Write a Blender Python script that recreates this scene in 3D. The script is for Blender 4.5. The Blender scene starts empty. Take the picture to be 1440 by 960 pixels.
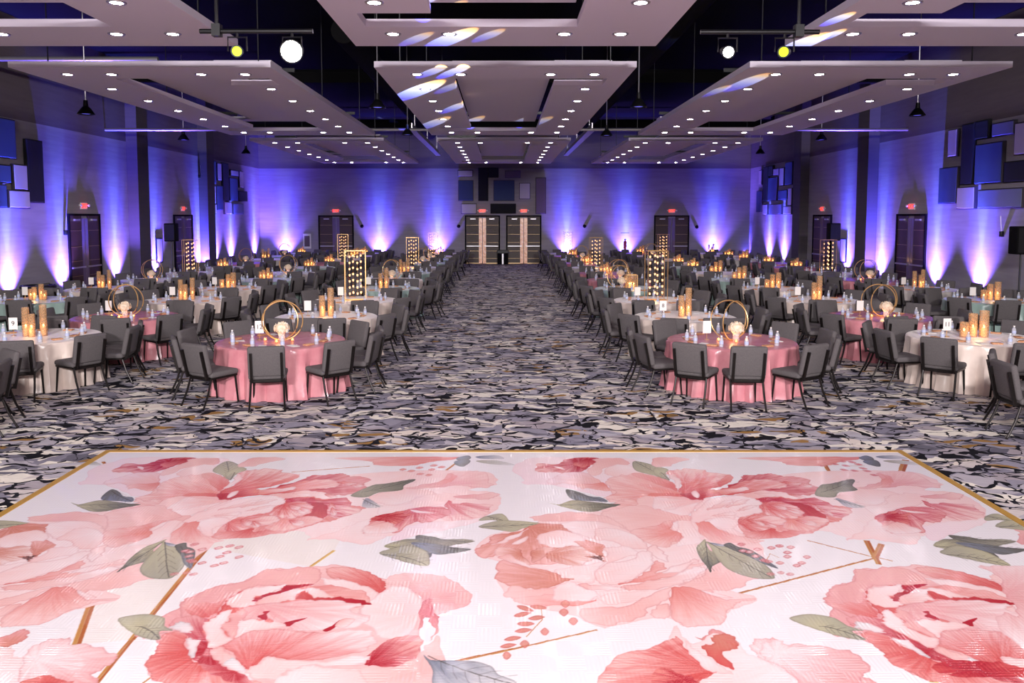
import bpy, bmesh, math, random
import numpy as np
from mathutils import Vector, Matrix
random.seed(7)
R_ = math.radians
scene = bpy.context.scene
C = scene.collection

# ------------------------------------------------------------------ camera, world, exposure
F = 1120.0; HC = 2.6; PITCH = math.atan(84 / F); CX, CY = 706.0, 390.0
cam = bpy.data.cameras.new('camera'); cam_o = bpy.data.objects.new('camera', cam); C.objects.link(cam_o)
cam.sensor_width = 36; cam.lens = F * 36 / 1440
cam_o.location = (0, 0, HC); cam_o.rotation_euler = (math.pi / 2 - PITCH, 0, 0)
cam.shift_x = (720 - CX) / 1440; cam.shift_y = -(480 - CY) / 1440
cam.clip_start = .05; cam.clip_end = 200
scene.camera = cam_o
vs = scene.view_settings
vs.view_transform = 'Standard'; vs.look = 'None'; vs.gamma = 1; vs.use_curve_mapping = False; vs.exposure = 0.05
scene.cycles.use_denoising = True
scene.cycles.max_bounces = 6; scene.cycles.diffuse_bounces = 4; scene.cycles.glossy_bounces = 3
scene.cycles.transmission_bounces = 4; scene.cycles.transparent_max_bounces = 6
scene.cycles.caustics_reflective = False; scene.cycles.caustics_refractive = False
scene.cycles.sample_clamp_indirect = 3.0
w = bpy.data.worlds.new('world'); scene.world = w; w.use_nodes = True
w.node_tree.nodes['Background'].inputs[0].default_value = (.02, .018, .03, 1)
w.node_tree.nodes['Background'].inputs[1].default_value = .3

ZB = 45.0            # back wall distance
XL, XR = -13.65, 13.95
PH = HC + 2.74       # underside of the hung ceiling panels

# light levels
WASH = 3250; DOWN = 60; SPOTW = 60; UP = 9500
GOBOS = [(647, 4, 20, 1), (683, 15, 16, .8), (628, 22, 14, .5), (585, 55, 14, .5), (633, 55, 24, 1.3), (687, 50, 11, .5), (607, 101, 13, .7), (638, 101, 15, 1),
         (587, 128, 24, 1.6), (633, 123, 11, .4), (640, 151, 13, .6), (608, 174, 16, .5), (685, 173, 10, .5), (757, 172, 9, .3),
         (1178, 27, 15, 1), (1167, 50, 14, 1), (1125, 63, 26, 1.2), (1050, 116, 20, .6), (1008, 128, 12, .4)]
GOBO_W = 16
# ------------------------------------------------------------------ floral print of the dance floor
def px_ray(u, v):
    x = (np.asarray(u, float) - CX) / F; y = -(np.asarray(v, float) - CY) / F
    cp, sp = math.cos(PITCH), math.sin(PITCH)
    return x, cp + y * sp, -sp + y * cp
def px_at_z(u, v, z=0.0):
    dx, dy, dz = px_ray(u, v); t = (z - HC) / dz
    return dx * t, dy * t
TP = 4.33                       # width of one repeat of the print
GX0, GX1, GY0, GY1, GS = -4.4, 4.4, 4.0, 8.72, .005
NW = int(round((GX1 - GX0) / GS)); NH = int(round((GY1 - GY0) / GS))
COL = dict(d=(182, 46, 60), r=(216, 94, 92), c=(233, 144, 136), p=(243, 187, 182), l=(250, 211, 208), w=(252, 232, 232),
           v=(249, 224, 230), g=(172, 168, 150), G=(112, 110, 102), b=(136, 141, 156), k=(196, 190, 158), o=(176, 98, 50), y=(224, 190, 110),
           t=(214, 136, 118), s=(214, 108, 116), m=(235, 170, 170), n=(70, 40, 40), e=(226, 222, 224), q=(190, 40, 60))
CR = dict(A=(640, 640, 4.5), B=(920, 640, 4.5), C=(1120, 640, 4.5), D=(640, 780, 4), E=(960, 780, 5.3333), F=(1140, 780, 4.8),
          G=(200, 780, 5.3333), H=(400, 780, 4.8), L=(0, 640, 3), M=(480, 640, 3), R=(960, 640, 3), S=(0, 700, 4.8), T=(100, 640, 6),
          U=(440, 640, 5.143), V=(0, 860, 6), W=(840, 740, 6), P=(0, 0, 1))
def smooth_poly(pts, n=4):
    P = np.array(pts, float); out = []
    m = len(P)
    for i in range(m):
        p0, p1, p2, p3 = P[i - 1], P[i], P[(i + 1) % m], P[(i + 2) % m]
        for k in range(n):
            t = k / n
            out.append(.5 * ((2 * p1) + (-p0 + p2) * t + (2 * p0 - 5 * p1 + 4 * p2 - p3) * t * t * .8 + (-p0 + 3 * p1 - 3 * p2 + p3) * t ** 3 * .8) if False else
                       p1 + (p2 - p1) * t + .5 * t * (1 - t) * ((1 - t) * ((p2 - p0) * .5 - (p2 - p1)) + t * ((p2 - p1) - (p3 - p1) * .5)) * 2)
    return np.array(out)
def fill_poly(cv, pts, c0, c1, base, alpha=1.0, edge=.18, streak=.10, seed=0):
    x0 = max(0, int((pts[:, 0].min() - GX0) / GS) - 1); x1 = min(NW, int((pts[:, 0].max() - GX0) / GS) + 2)
    y0 = max(0, int((pts[:, 1].min() - GY0) / GS) - 1); y1 = min(NH, int((pts[:, 1].max() - GY0) / GS) + 2)
    if x1 <= x0 or y1 <= y0: return
    X, Y = np.meshgrid(GX0 + (np.arange(x0, x1) + .5) * GS, GY0 + (np.arange(y0, y1) + .5) * GS)
    ins = np.zeros(X.shape, bool); d2 = np.full(X.shape, 9.0)
    a = pts; b = np.roll(pts, -1, 0)
    for (ax, ay), (bx, by) in zip(a, b):
        if ay != by:
            ins ^= ((ay > Y) != (by > Y)) & (X < (bx - ax) * (Y - ay) / (by - ay) + ax)
        dx, dy = bx - ax, by - ay; L = dx * dx + dy * dy + 1e-12
        t = np.clip(((X - ax) * dx + (Y - ay) * dy) / L, 0, 1)
        d2 = np.minimum(d2, (X - ax - t * dx) ** 2 + (Y - ay - t * dy) ** 2)
    dist = np.sqrt(d2)
    cov = np.where(ins, np.clip(.5 + dist / GS, 0, 1), np.clip(.5 - dist / GS, 0, 1))
    D = np.hypot(X - base[0], Y - base[1]); mx = D[ins].max() if ins.any() else 1; mn = D[ins].min() if ins.any() else 0
    t = np.clip((D - mn) / (mx - mn + 1e-6), 0, 1); t = t * t * (3 - 2 * t) * .5 + t * .5
    ang = np.arctan2(Y - base[1], X - base[0])
    tb = np.random.RandomState(int(seed * 7) % 9973).uniform(-1, 1, 4096)
    def n1(q):
        q = q + 900; i = np.floor(q).astype(int); f = q - i; f = f * f * (3 - 2 * f)
        return tb[i % 4096] * (1 - f) + tb[(i + 1) % 4096] * f
    s = n1(ang * 7 + D * 5) * .5 + n1(ang * 23 - D * 9) * .6 + n1(ang * 70 + D * 14) * .5 + n1(X * 21 + 7 * n1(Y * 13)) * .35
    t = np.clip(t * .92 + .04 + streak * s * 1.1, 0, 1)[..., None]
    col = np.array(c0, float) * (1 - t) + np.array(c1, float) * t
    e = (np.exp(-(dist / .011) ** 2) * edge)[..., None]
    dark = col * np.array((.80, .58, .60)) if c0[0] > c0[1] + 15 else col * .6
    col = col * (1 - e) + dark * e
    cov = (cov * alpha)[..., None]
    cv[y0:y1, x0:x1] = cv[y0:y1, x0:x1] * (1 - cov) + col * cov
def T(crop, *pts):
    ox, oy, s = CR[crop]; return [(ox + a / s, oy + b / s) for a, b in pts]
def to_floor(p):
    p = np.array(p, float); X, Y = px_at_z(p[:, 0], p[:, 1]); return np.stack([X, Y], 1)
PETALS = []
def pt(crop, cols, base, *pts, once=False, alpha=1.0, edge=.18, streak=.1):
    PETALS.append((crop, cols, base, pts, once, alpha, edge, streak))

# soft grounds of the blossoms
pt('P', 'wl', (1150, 720), (1040, 690), (1090, 672), (1160, 665), (1230, 664), (1290, 668), (1325, 684), (1300, 692), (1350, 697), (1380, 715), (1386, 732), (1365, 745), (1320, 752), (1270, 762), (1240, 760), (1200, 762), (1160, 750), (1120, 752), (1060, 765), (1000, 770), edge=.08)
pt('P', 'wl', (840, 785), (668, 781), (690, 756), (745, 743), (770, 730), (830, 722), (900, 724), (1000, 742), (1060, 760), (1075, 800), (1020, 828), (1065, 845), (1030, 862), (1000, 882), (962, 885), (930, 872), (850, 886), (800, 868), (730, 852), (696, 818), (706, 796), edge=.1)
# top strip blossom, cut by the far border
pt('T', 'wv', (900, 60), (180, 130), (500, 40), (900, 36), (1250, 38), (1330, 60), (1260, 130), (1200, 180), (1080, 190), (900, 250), (720, 330), (560, 370), (450, 330), (290, 270), (60, 260), (130, 215), edge=.1)
pt('T', 'dp', (830, 80), (340, 155), (420, 110), (470, 85), (640, 90), (740, 55), (870, 38), (1060, 38), (980, 75), (860, 110), (740, 150), (570, 172), (470, 160), streak=.2)
pt('T', 'dc', (980, 40), (760, 90), (870, 62), (960, 45), (1000, 52), (930, 90), (830, 115), (780, 118))
pt('T', 'wl', (800, 60), (560, 110), (610, 118), (606, 140), (575, 130))
pt('T', 'pl', (1230, 50), (960, 80), (1000, 50), (1080, 42), (1230, 40), (1260, 70), (1190, 105), (1050, 110), (920, 140), (800, 190), (745, 170), (850, 120), edge=.15)
pt('T', 'lw', (760, 200), (900, 160), (1060, 105), (1200, 100), (1210, 165), (1080, 190), (930, 195), edge=.2)
pt('T', 'pv', (740, 250), (290, 270), (310, 225), (420, 200), (560, 165), (740, 165), (735, 240), (700, 300), (560, 300), (420, 255), edge=.25)
pt('T', 'cl', (735, 260), (500, 260), (640, 258), (750, 252), (720, 300), (660, 325), (560, 300), (480, 300))
pt('T', 'kg', (1340, 200), (1195, 150), (1250, 95), (1330, 65), (1430, 105), (1440, 140), (1380, 190), (1330, 230), (1280, 190), edge=.4)
pt('B', 'pl', (0, 30), (0, 28), (220, 34), (140, 60), (90, 82), (0, 85), edge=.2)
pt('B', 'cl', (1300, 20), (520, 30), (900, 22), (1290, 22), (1330, 30), (1180, 55), (1090, 76), (860, 75), (780, 50), edge=.15)
pt('B', 'bG', (1300, 20), (1295, 28), (1340, 14), (1385, 30), (1385, 55), (1330, 45), edge=.3)
pt('C', 'be', (500, 20), (500, 20), (600, 12), (660, 20), (700, 36), (560, 34), edge=.2)

# deep coral blossom
pt('A', 'cl', (1420, 260), (985, 245), (975, 200), (1010, 165), (1110, 140), (1230, 140), (1330, 175), (1400, 235), (1440, 270), (1330, 285), (1230, 285), (1160, 305), (1080, 317), (1000, 312), (960, 295), edge=.25, streak=.16)
pt('A', 'rc', (1440, 275), (1110, 140), (1230, 138), (1330, 172), (1410, 245), (1330, 230), (1250, 190), alpha=.8, edge=.1)
pt('A', 'rc', (1440, 270), (1240, 275), (1340, 255), (1440, 262), (1440, 285), (1330, 284), alpha=.8, edge=.1)
pt('T', 'cl', (1320, 375), (540, 375), (700, 340), (730, 300), (760, 250), (850, 215), (1000, 185), (1060, 180), (1200, 170), (1290, 210), (1330, 240), (1290, 330), (1300, 365), (1100, 360), (940, 360), (830, 375), (690, 395), (610, 405), edge=.25, streak=.16)
pt('T', 'rp', (1310, 360), (1100, 178), (1210, 168), (1290, 208), (1340, 245), (1290, 300), (1280, 340), (1230, 310), (1170, 250), alpha=.8, edge=.1)
pt('T', 'rc', (1330, 370), (930, 362), (1080, 335), (1280, 350), (1310, 372), (1150, 366), alpha=.9, edge=.1)
pt('T', 'pl', (1300, 380), (770, 400), (850, 375), (940, 362), (1120, 366), (1310, 372), (1280, 405), (1110, 470), (1000, 515), (860, 525), (830, 490), (700, 470), (660, 440), edge=.22)
pt('T', 'rc', (1330, 380), (1100, 445), (1200, 420), (1320, 375), (1300, 400), (1150, 470), (1010, 520), (1060, 480), alpha=.8, edge=.1)
pt('T', 'cl', (880, 530), (300, 480), (340, 460), (500, 430), (620, 410), (700, 392), (780, 395), (720, 440), (700, 468), (830, 490), (860, 540), (700, 570), (560, 590), (420, 600), (400, 540), (360, 500), edge=.2, streak=.16)
pt('T', 'rp', (870, 540), (740, 480), (840, 490), (870, 545), (740, 572), (640, 590), (720, 540), alpha=.7, edge=.1)
pt('T', 'cl', (900, 545), (330, 640), (410, 610), (560, 590), (720, 570), (880, 530), (800, 560), (700, 620), (650, 660), (560, 700), (400, 760), (320, 770), (290, 720), edge=.22, streak=.14)
pt('T', 'lw', (1000, 500), (650, 650), (690, 610), (800, 565), (900, 540), (960, 560), (900, 620), (840, 700), (800, 720), (700, 770), (560, 780), (480, 790), (560, 720), edge=.2)
pt('T', 'cl', (1040, 570), (830, 700), (900, 640), (960, 590), (1040, 570), (1040, 620), (1110, 660), (1200, 720), (1240, 740), (1100, 760), (960, 760), (860, 770), edge=.14)
pt('T', 'lw', (1100, 480), (950, 570), (1060, 510), (1140, 480), (1240, 430), (1440, 380), (1440, 520), (1290, 560), (1260, 610), (1200, 620), (1215, 680), (1170, 700), (1100, 660), (1040, 610), (1060, 570), edge=.22, streak=.14)
# its right-hand petals
pt('B', 'dm', (500, 240), (545, 172), (560, 140), (640, 138), (700, 130), (745, 128), (800, 142), (900, 150), (985, 170), (980, 195), (1030, 215), (1042, 245), (1000, 265), (900, 265), (780, 255), (640, 245), (450, 240), (480, 205), edge=.3, streak=.22)
pt('B', 'rl', (350, 260), (440, 225), (560, 180), (650, 166), (760, 172), (830, 192), (820, 220), (740, 225), (640, 240), (520, 262), (400, 272), (300, 285), (340, 245), edge=.3, streak=.2)
pt('B', 'cw', (300, 260), (360, 235), (470, 228), (560, 215), (600, 225), (520, 250), (420, 262), edge=.25)
pt('B', 'rl', (190, 250), (72, 128), (100, 108), (150, 104), (200, 96), (310, 105), (350, 122), (480, 135), (496, 160), (470, 190), (400, 215), (330, 232), (250, 250), (190, 262), (160, 245), (168, 195), (140, 160), edge=.3, streak=.2)
pt('B', 'rc', (150, 300), (440, 150), (495, 145), (496, 165), (455, 195), (400, 210), alpha=.6, edge=.1)
pt('B', 'dc', (230, 280), (160, 245), (190, 255), (300, 235), (360, 228), (420, 260), (330, 275), (300, 300), (250, 305), (180, 270), edge=.15)
pt('B', 'wl', (260, 280), (75, 132), (130, 145), (168, 175), (160, 205), (155, 245), (140, 225), (130, 185), (100, 155), edge=.3)
pt('B', 'wl', (285, 275), (232, 250), (262, 238), (288, 262), (280, 284), (250, 276), edge=.4)
pt('B', 'rp', (640, 280), (560, 262), (600, 245), (700, 238), (820, 245), (900, 270), (960, 285), (1040, 290), (1130, 330), (1220, 340), (1250, 362), (1190, 400), (1180, 430), (1100, 450), (1020, 500), (900, 520), (760, 530), (600, 540), (540, 480), (520, 430), (620, 330), edge=.15, streak=.16)
pt('B', 'pw', (600, 270), (480, 275), (600, 250), (680, 238), (800, 244), (880, 262), (960, 285), (900, 292), (780, 278), (700, 280), (620, 288), edge=.3)
pt('B', 'ql', (700, 300), (650, 292), (760, 280), (890, 300), (1000, 280), (1060, 300), (1150, 340), (1250, 365), (1190, 410), (1100, 400), (1080, 420), (960, 330), (900, 325), (760, 330), edge=.25, streak=.3)
pt('B', 'dr', (900, 300), (860, 320), (940, 320), (1020, 355), (1085, 405), (1060, 440), (960, 420), (930, 360), streak=.2, alpha=.85)
pt('B', 'rl', (700, 330), (680, 330), (740, 305), (840, 320), (910, 345), (940, 375), (910, 410), (850, 415), (790, 405), (700, 385), edge=.35, streak=.25)
pt('B', 'cl', (860, 420), (830, 430), (910, 410), (1010, 400), (1100, 430), (1060, 460), (980, 495), (880, 490), (820, 470), edge=.25, streak=.2)
pt('B', 'rl', (530, 440), (528, 430), (600, 405), (700, 395), (800, 410), (832, 430), (810, 462), (740, 468), (720, 495), (640, 500), (570, 480), edge=.35, streak=.25)
pt('B', 'rp', (730, 480), (570, 500), (650, 500), (740, 478), (790, 500), (880, 490), (960, 500), (860, 535), (700, 545), (600, 535), edge=.2)
pt('B', 'lw', (240, 420), (228, 420), (250, 380), (320, 310), (420, 278), (540, 272), (620, 285), (672, 305), (682, 325), (660, 345), (685, 370), (650, 385), (600, 395), (540, 410), (520, 400), (500, 420), (440, 410), (330, 425), (300, 440), (250, 440), edge=.3, streak=.12)
pt('B', 'wl', (330, 430), (328, 430), (440, 408), (520, 425), (530, 460), (500, 478), (565, 520), (540, 530), (440, 490), (370, 460), edge=.25)
pt('B', 'cl', (300, 440), (280, 450), (330, 432), (400, 480), (500, 520), (600, 545), (700, 560), (560, 575), (420, 550), (340, 510), edge=.12)
pt('B', 'pw', (240, 300), (0, 285), (150, 290), (290, 295), (300, 310), (240, 350), (180, 365), (60, 365), (0, 360), edge=.2, streak=.14)
pt('B', 'lw', (240, 360), (60, 368), (170, 340), (290, 305), (270, 330), (230, 385), (170, 405), (110, 398), edge=.3)
pt('B', 'pl', (230, 390), (0, 365), (60, 368), (110, 398), (230, 395), (230, 430), (150, 430), (150, 500), (180, 540), (110, 590), (60, 600), (0, 560), edge=.2, streak=.14)
pt('B', 'cp', (150, 500), (100, 470), (150, 510), (180, 530), (160, 555), (120, 560), alpha=.7, edge=.2)
pt('B', 'wl', (150, 430), (100, 465), (120, 440), (150, 432), (150, 510), (130, 505), edge=.35)
pt('B', 'kg', (40, 120), (0, 95), (40, 88), (90, 105), (70, 130), (100, 170), (60, 160), (0, 130), edge=.3)

# soft pink blossom on the right of it
pt('C', 'ml', (600, 200), (380, 222), (440, 208), (530, 180), (560, 150), (500, 128), (600, 116), (680, 114), (770, 135), (850, 180), (912, 200), (900, 220), (800, 215), (700, 205), (600, 215), (480, 225), edge=.25, streak=.16)
pt('C', 'cl', (600, 170), (510, 130), (600, 150), (608, 190), (560, 215), (460, 222), (540, 190), alpha=.7, edge=.2)
pt('C', 'wl', (560, 330), (255, 275), (300, 245), (400, 225), (560, 235), (650, 262), (560, 280), (560, 310), (480, 330), (400, 320), (330, 310), edge=.25)
pt('C', 'lw', (800, 300), (560, 285), (660, 255), (780, 260), (820, 300), (740, 340), (640, 355), (520, 395), (420, 340), (560, 325), edge=.2)
pt('C', 'ml', (800, 270), (780, 275), (920, 262), (970, 250), (1040, 258), (1058, 275), (1010, 292), (900, 290), edge=.35)
pt('C', 'sl', (800, 310), (795, 300), (860, 320), (960, 318), (1120, 330), (1130, 350), (1180, 375), (1198, 410), (1180, 435), (1050, 432), (940, 415), (900, 360), (830, 340), edge=.25, streak=.25)
pt('C', 'wv', (1190, 400), (1060, 430), (1198, 415), (1180, 450), (1080, 490), (960, 525), (860, 560), (800, 480), (900, 440), edge=.1)
pt('C', 'sp', (660, 350), (500, 400), (560, 390), (660, 348), (780, 340), (900, 360), (950, 400), (880, 440), (800, 440), (810, 500), (720, 500), (640, 515), (560, 490), (540, 460), (485, 430), edge=.3, streak=.3)
pt('C', 'dc', (560, 400), (515, 395), (600, 370), (660, 385), (720, 380), (700, 410), (720, 450), (640, 440), (570, 430), (500, 432), streak=.3)
pt('C', 'pw', (600, 440), (550, 460), (640, 440), (740, 470), (800, 500), (700, 512), (640, 515), (560, 490), edge=.3)
pt('C', 'wl', (660, 350), (650, 360), (740, 368), (840, 382), (720, 378), edge=.1)
pt('C', 'wl', (820, 380), (420, 490), (440, 450), (500, 420), (545, 465), (560, 490), (640, 520), (780, 530), (740, 580), (560, 560), (440, 545), (320, 552), (350, 530), edge=.14)
pt('C', 'gG', (150, 250), (150, 205), (230, 190), (340, 165), (370, 175), (355, 205), (385, 235), (270, 250), (240, 280), (120, 268), edge=.35, streak=.12)
pt('C', 'be', (230, 290), (250, 285), (310, 300), (400, 330), (430, 345), (330, 345), (270, 310), alpha=.8)
# two-lobed dark leaves and the olive ones
pt('C', 'Gg', (960, 530), (960, 522), (1080, 532), (1180, 548), (1310, 548), (1395, 562), (1320, 580), (1240, 597), (1160, 585), (1060, 575), edge=.3, streak=.16)
pt('C', 'kG', (870, 590), (868, 590), (920, 550), (1010, 548), (1080, 575), (1180, 600), (1280, 662), (1220, 662), (1120, 640), (1000, 620), edge=.35, streak=.16)
pt('C', 'gk', (1200, 400), (1197, 400), (1270, 385), (1370, 420), (1390, 438), (1280, 425), (1198, 428), edge=.3)
pt('C', 'pm', (1400, 500), (1362, 470), (1440, 455), (1440, 580), (1400, 555), (1410, 510), once=True)
pt('A', 'gk', (160, 470), (150, 470), (220, 440), (300, 428), (400, 430), (560, 450), (440, 475), (370, 500), (280, 490), edge=.3, streak=.12)
pt('M', 'bG', (300, 380), (295, 380), (390, 384), (480, 400), (550, 408), (470, 425), (400, 430), (350, 410), edge=.3, streak=.12)
pt('M', 'gk', (170, 430), (160, 425), (210, 405), (280, 392), (350, 412), (370, 440), (365, 478), (300, 470), (230, 450), edge=.35, streak=.12)
pt('A', 'Gb', (720, 240), (700, 232), (760, 240), (860, 275), (920, 280), (965, 308), (880, 305), (740, 292), edge=.3, streak=.2)
pt('A', 'kG', (660, 330), (590, 315), (660, 325), (740, 300), (860, 308), (960, 320), (1050, 326), (960, 350), (880, 372), (780, 365), edge=.35, streak=.12)
pt('A', 'bG', (0, 50), (0, 50), (80, 40), (95, 55), (50, 85), (0, 70), edge=.3)
pt('A', 'ge', (100, 45), (130, 48), (260, 45), (380, 75), (220, 68), edge=.2)

# big pale blossom in the middle of each repeat
pt('A', 'pl', (700, 430), (480, 410), (600, 385), (740, 372), (900, 392), (1000, 420), (1100, 490), (960, 450), (800, 432), (560, 435), edge=.25)
pt('A', 'lw', (1100, 500), (660, 450), (800, 432), (940, 440), (1060, 475), (1160, 520), (1200, 570), (1060, 560), (880, 545), (760, 510), edge=.3)
pt('A', 'wl', (1100, 500), (900, 480), (1000, 480), (1130, 515), (1210, 575), (1215, 610), (1080, 600), (1000, 560), (880, 545), edge=.25)
pt('A', 'pl', (1420, 420), (920, 380), (1050, 345), (1180, 330), (1330, 370), (1440, 410), (1300, 460), (1180, 480), (1110, 492), (1000, 425), edge=.25, streak=.14)
pt('A', 'cl', (1420, 500), (1110, 492), (1260, 460), (1380, 425), (1365, 480), (1440, 520), (1380, 570), (1330, 600), (1230, 580), (1150, 530), edge=.22, streak=.14)
pt('A', 'tp', (470, 470), (125, 625), (160, 595), (215, 565), (240, 525), (340, 510), (430, 490), (480, 460), (640, 450), (720, 490), (800, 545), (940, 590), (900, 640), (700, 700), (470, 712), (370, 670), (270, 650), (180, 670), edge=.3, streak=.18)
pt('A', 'tp', (360, 510), (215, 560), (245, 522), (370, 512), (300, 555), (220, 580), edge=.4)
pt('A', 'wl', (370, 520), (230, 585), (330, 540), (460, 478), (400, 530), (310, 570), edge=.2)
pt('A', 'tl', (420, 640), (250, 640), (270, 600), (400, 610), (430, 660), (470, 715), (360, 690), edge=.3)
pt('A', 'wl', (400, 560), (360, 575), (455, 528), (450, 555), (400, 580), edge=.3)
pt('A', 'lw', (560, 500), (515, 545), (560, 510), (660, 490), (760, 510), (830, 555), (780, 590), (680, 600), (580, 590), edge=.3, streak=.12)
pt('A', 'tl', (470, 640), (470, 650), (520, 605), (620, 600), (600, 640), (500, 700), edge=.35)
pt('A', 'tw', (600, 640), (575, 660), (640, 605), (740, 590), (830, 600), (930, 650), (950, 680), (860, 685), (780, 720), (660, 700), edge=.3, streak=.16)
pt('A', 'tp', (900, 640), (760, 560), (860, 570), (950, 585), (930, 620), (950, 660), (880, 640), (800, 600), alpha=.9, streak=.25)
pt('A', 'nt', (900, 665), (820, 655), (870, 650), (900, 655), (945, 640), (930, 665), (950, 690), (910, 680), (870, 670), streak=.5, alpha=.8)
pt('A', 'wl', (1200, 610), (950, 600), (1080, 595), (1180, 630), (1240, 640), (1140, 650), (1000, 690), (950, 690), (960, 640), edge=.25)
pt('A', 'wl', (1330, 690), (1215, 605), (1270, 585), (1330, 640), (1345, 690), (1260, 660), edge=.4)
pt('D', 'wl', (1100, 60), (785, 150), (800, 95), (880, 60), (1000, 40), (1020, 5), (1080, -10), (1118, 35), (1090, 90), (1010, 150), (940, 180), (850, 185), edge=.35)
pt('D', 'lw', (680, 160), (560, 110), (640, 85), (740, 70), (860, 55), (800, 95), (780, 170), (720, 180), (670, 170), edge=.3)
pt('D', 'tp', (650, 160), (220, 150), (240, 110), (232, 75), (270, 45), (420, 85), (540, 105), (600, 140), (668, 155), (600, 170), (520, 205), (400, 205), (300, 185), edge=.35, streak=.18)
pt('D', 'wp', (400, 80), (240, 30), (310, 15), (400, 70), (520, 100), (420, 85), edge=.2)
pt('D', 'pl', (560, 200), (280, 235), (320, 190), (440, 210), (560, 195), (600, 170), (560, 240), (420, 260), (320, 265), edge=.25)
pt('D', 'cl', (900, 330), (315, 265), (430, 250), (560, 240), (700, 275), (800, 260), (720, 300), (560, 305), (420, 305), edge=.2)
pt('D', 'lw', (580, 250), (540, 240), (570, 195), (640, 168), (690, 185), (740, 205), (810, 240), (760, 275), (640, 280), (560, 270), edge=.35)
pt('D', 'wp', (880, 210), (690, 185), (760, 180), (900, 195), (980, 205), (880, 220), (760, 210), edge=.4)
pt('D', 'cl', (880, 190), (920, 185), (1010, 150), (1050, 125), (1100, 95), (1120, 50), (1160, 60), (1190, 90), (1130, 120), (1260, 85), (1400, 60), (1260, 130), (1100, 160), edge=.25)
pt('D', 'pw', (960, 200), (940, 195), (1060, 170), (1200, 140), (1320, 90), (1400, 85), (1400, 115), (1320, 160), (1230, 190), (1100, 215), (980, 215), edge=.3)
pt('D', 'wl', (1150, 100), (1160, 118), (1230, 80), (1350, 40), (1360, 55), (1260, 110), edge=.4)
pt('D', 'lw', (950, 300), (810, 250), (960, 225), (1120, 215), (1200, 200), (1090, 250), (960, 290), (850, 300), edge=.2)
pt('D', 'pl', (960, 310), (940, 310), (1080, 250), (1180, 205), (1215, 200), (1210, 255), (1160, 290), (1090, 320), (1050, 370), (960, 395), (860, 420), (760, 400), (690, 340), (800, 310), edge=.3)
pt('D', 'pl', (1200, 290), (1100, 325), (1200, 290), (1210, 350), (1180, 378), (1110, 368), edge=.3)
pt('D', 'pl', (1440, 240), (1270, 190), (1330, 155), (1400, 120), (1440, 125), (1440, 240), (1380, 220), edge=.25)
pt('W', 'pl', (1000, 500), (690, 525), (800, 480), (900, 430), (960, 340), (1060, 330), (1180, 380), (1400, 430), (1290, 480), (1200, 540), (1060, 570), (860, 560), edge=.25)
pt('W', 'cl', (650, 540), (610, 660), (625, 560), (690, 530), (860, 562), (980, 610), (1120, 640), (1350, 632), (1220, 665), (1150, 700), (1090, 760), (1060, 850), (900, 860), (780, 875), (690, 850), (620, 760), edge=.3, streak=.1)
pt('W', 'wl', (880, 570), (880, 565), (1000, 590), (1150, 625), (1080, 632), (960, 605), edge=.3)
# dark split leaf with berries
pt('B', 'be', (370, 560), (330, 570), (400, 575), (460, 590), (440, 600), (370, 610), edge=.2)
pt('B', 'kG', (325, 560), (265, 605), (290, 575), (322, 548), (335, 590), (380, 620), (430, 680), (370, 720), (355, 760), (330, 720), (290, 670), edge=.4, streak=.16)
pt('B', 'kg', (330, 560), (325, 560), (400, 590), (520, 600), (620, 650), (720, 725), (760, 780), (740, 800), (600, 790), (470, 740), (400, 670), (360, 610), edge=.4, streak=.1)
pt('B', 'Gb', (480, 590), (440, 590), (480, 570), (530, 595), (620, 620), (740, 700), (780, 735), (680, 700), (580, 650), edge=.4)
pt('B', 'wl', (340, 570), (330, 572), (350, 590), (368, 625), (345, 610), edge=.3)
for q in [(560, 620), (600, 628), (640, 655), (690, 680), (720, 690), (550, 580), (650, 612), (740, 602), (860, 598), (840, 632), (840, 658), (795, 698), (965, 660), (930, 698), (900, 715), (790, 590)]:
    pt('B', 'sp', (q[0], q[1] + 4), (q[0] - 26, q[1]), (q[0], q[1] - 11), (q[0] + 30, q[1] + 1), (q[0] + 2, q[1] + 12), streak=.9, edge=.6, alpha=.75)
for q in [(735, 768), (800, 760), (860, 770)]:
    pt('B', 'sp', q, (q[0] - 26, q[1]), (q[0], q[1] - 10), (q[0] + 28, q[1] + 1), (q[0] + 2, q[1] + 12), streak=.9, edge=.6, alpha=.6)
for q in [(1190, 50), (1250, 55), (1210, 78), (1290, 70), (1320, 95), (1200, 105), (1265, 110), (1345, 112), (1390, 138), (1060, 78), (1140, 68)]:
    pt('B', 'sp', q, (q[0] - 28, q[1] - 4), (q[0], q[1] - 6), (q[0] + 30, q[1] + 4), (q[0], q[1] + 7), streak=.3, edge=.5, alpha=.85, once=True)
for q in [(650, 118), (712, 128), (770, 105), (775, 150), (838, 158), (875, 88), (930, 100), (860, 118)]:
    pt('U', 'cp', q, (q[0] - 28, q[1] + 3), (q[0], q[1] - 9), (q[0] + 30, q[1] - 2), (q[0], q[1] + 9), streak=.3, edge=.5, alpha=.85, once=True)
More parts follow.
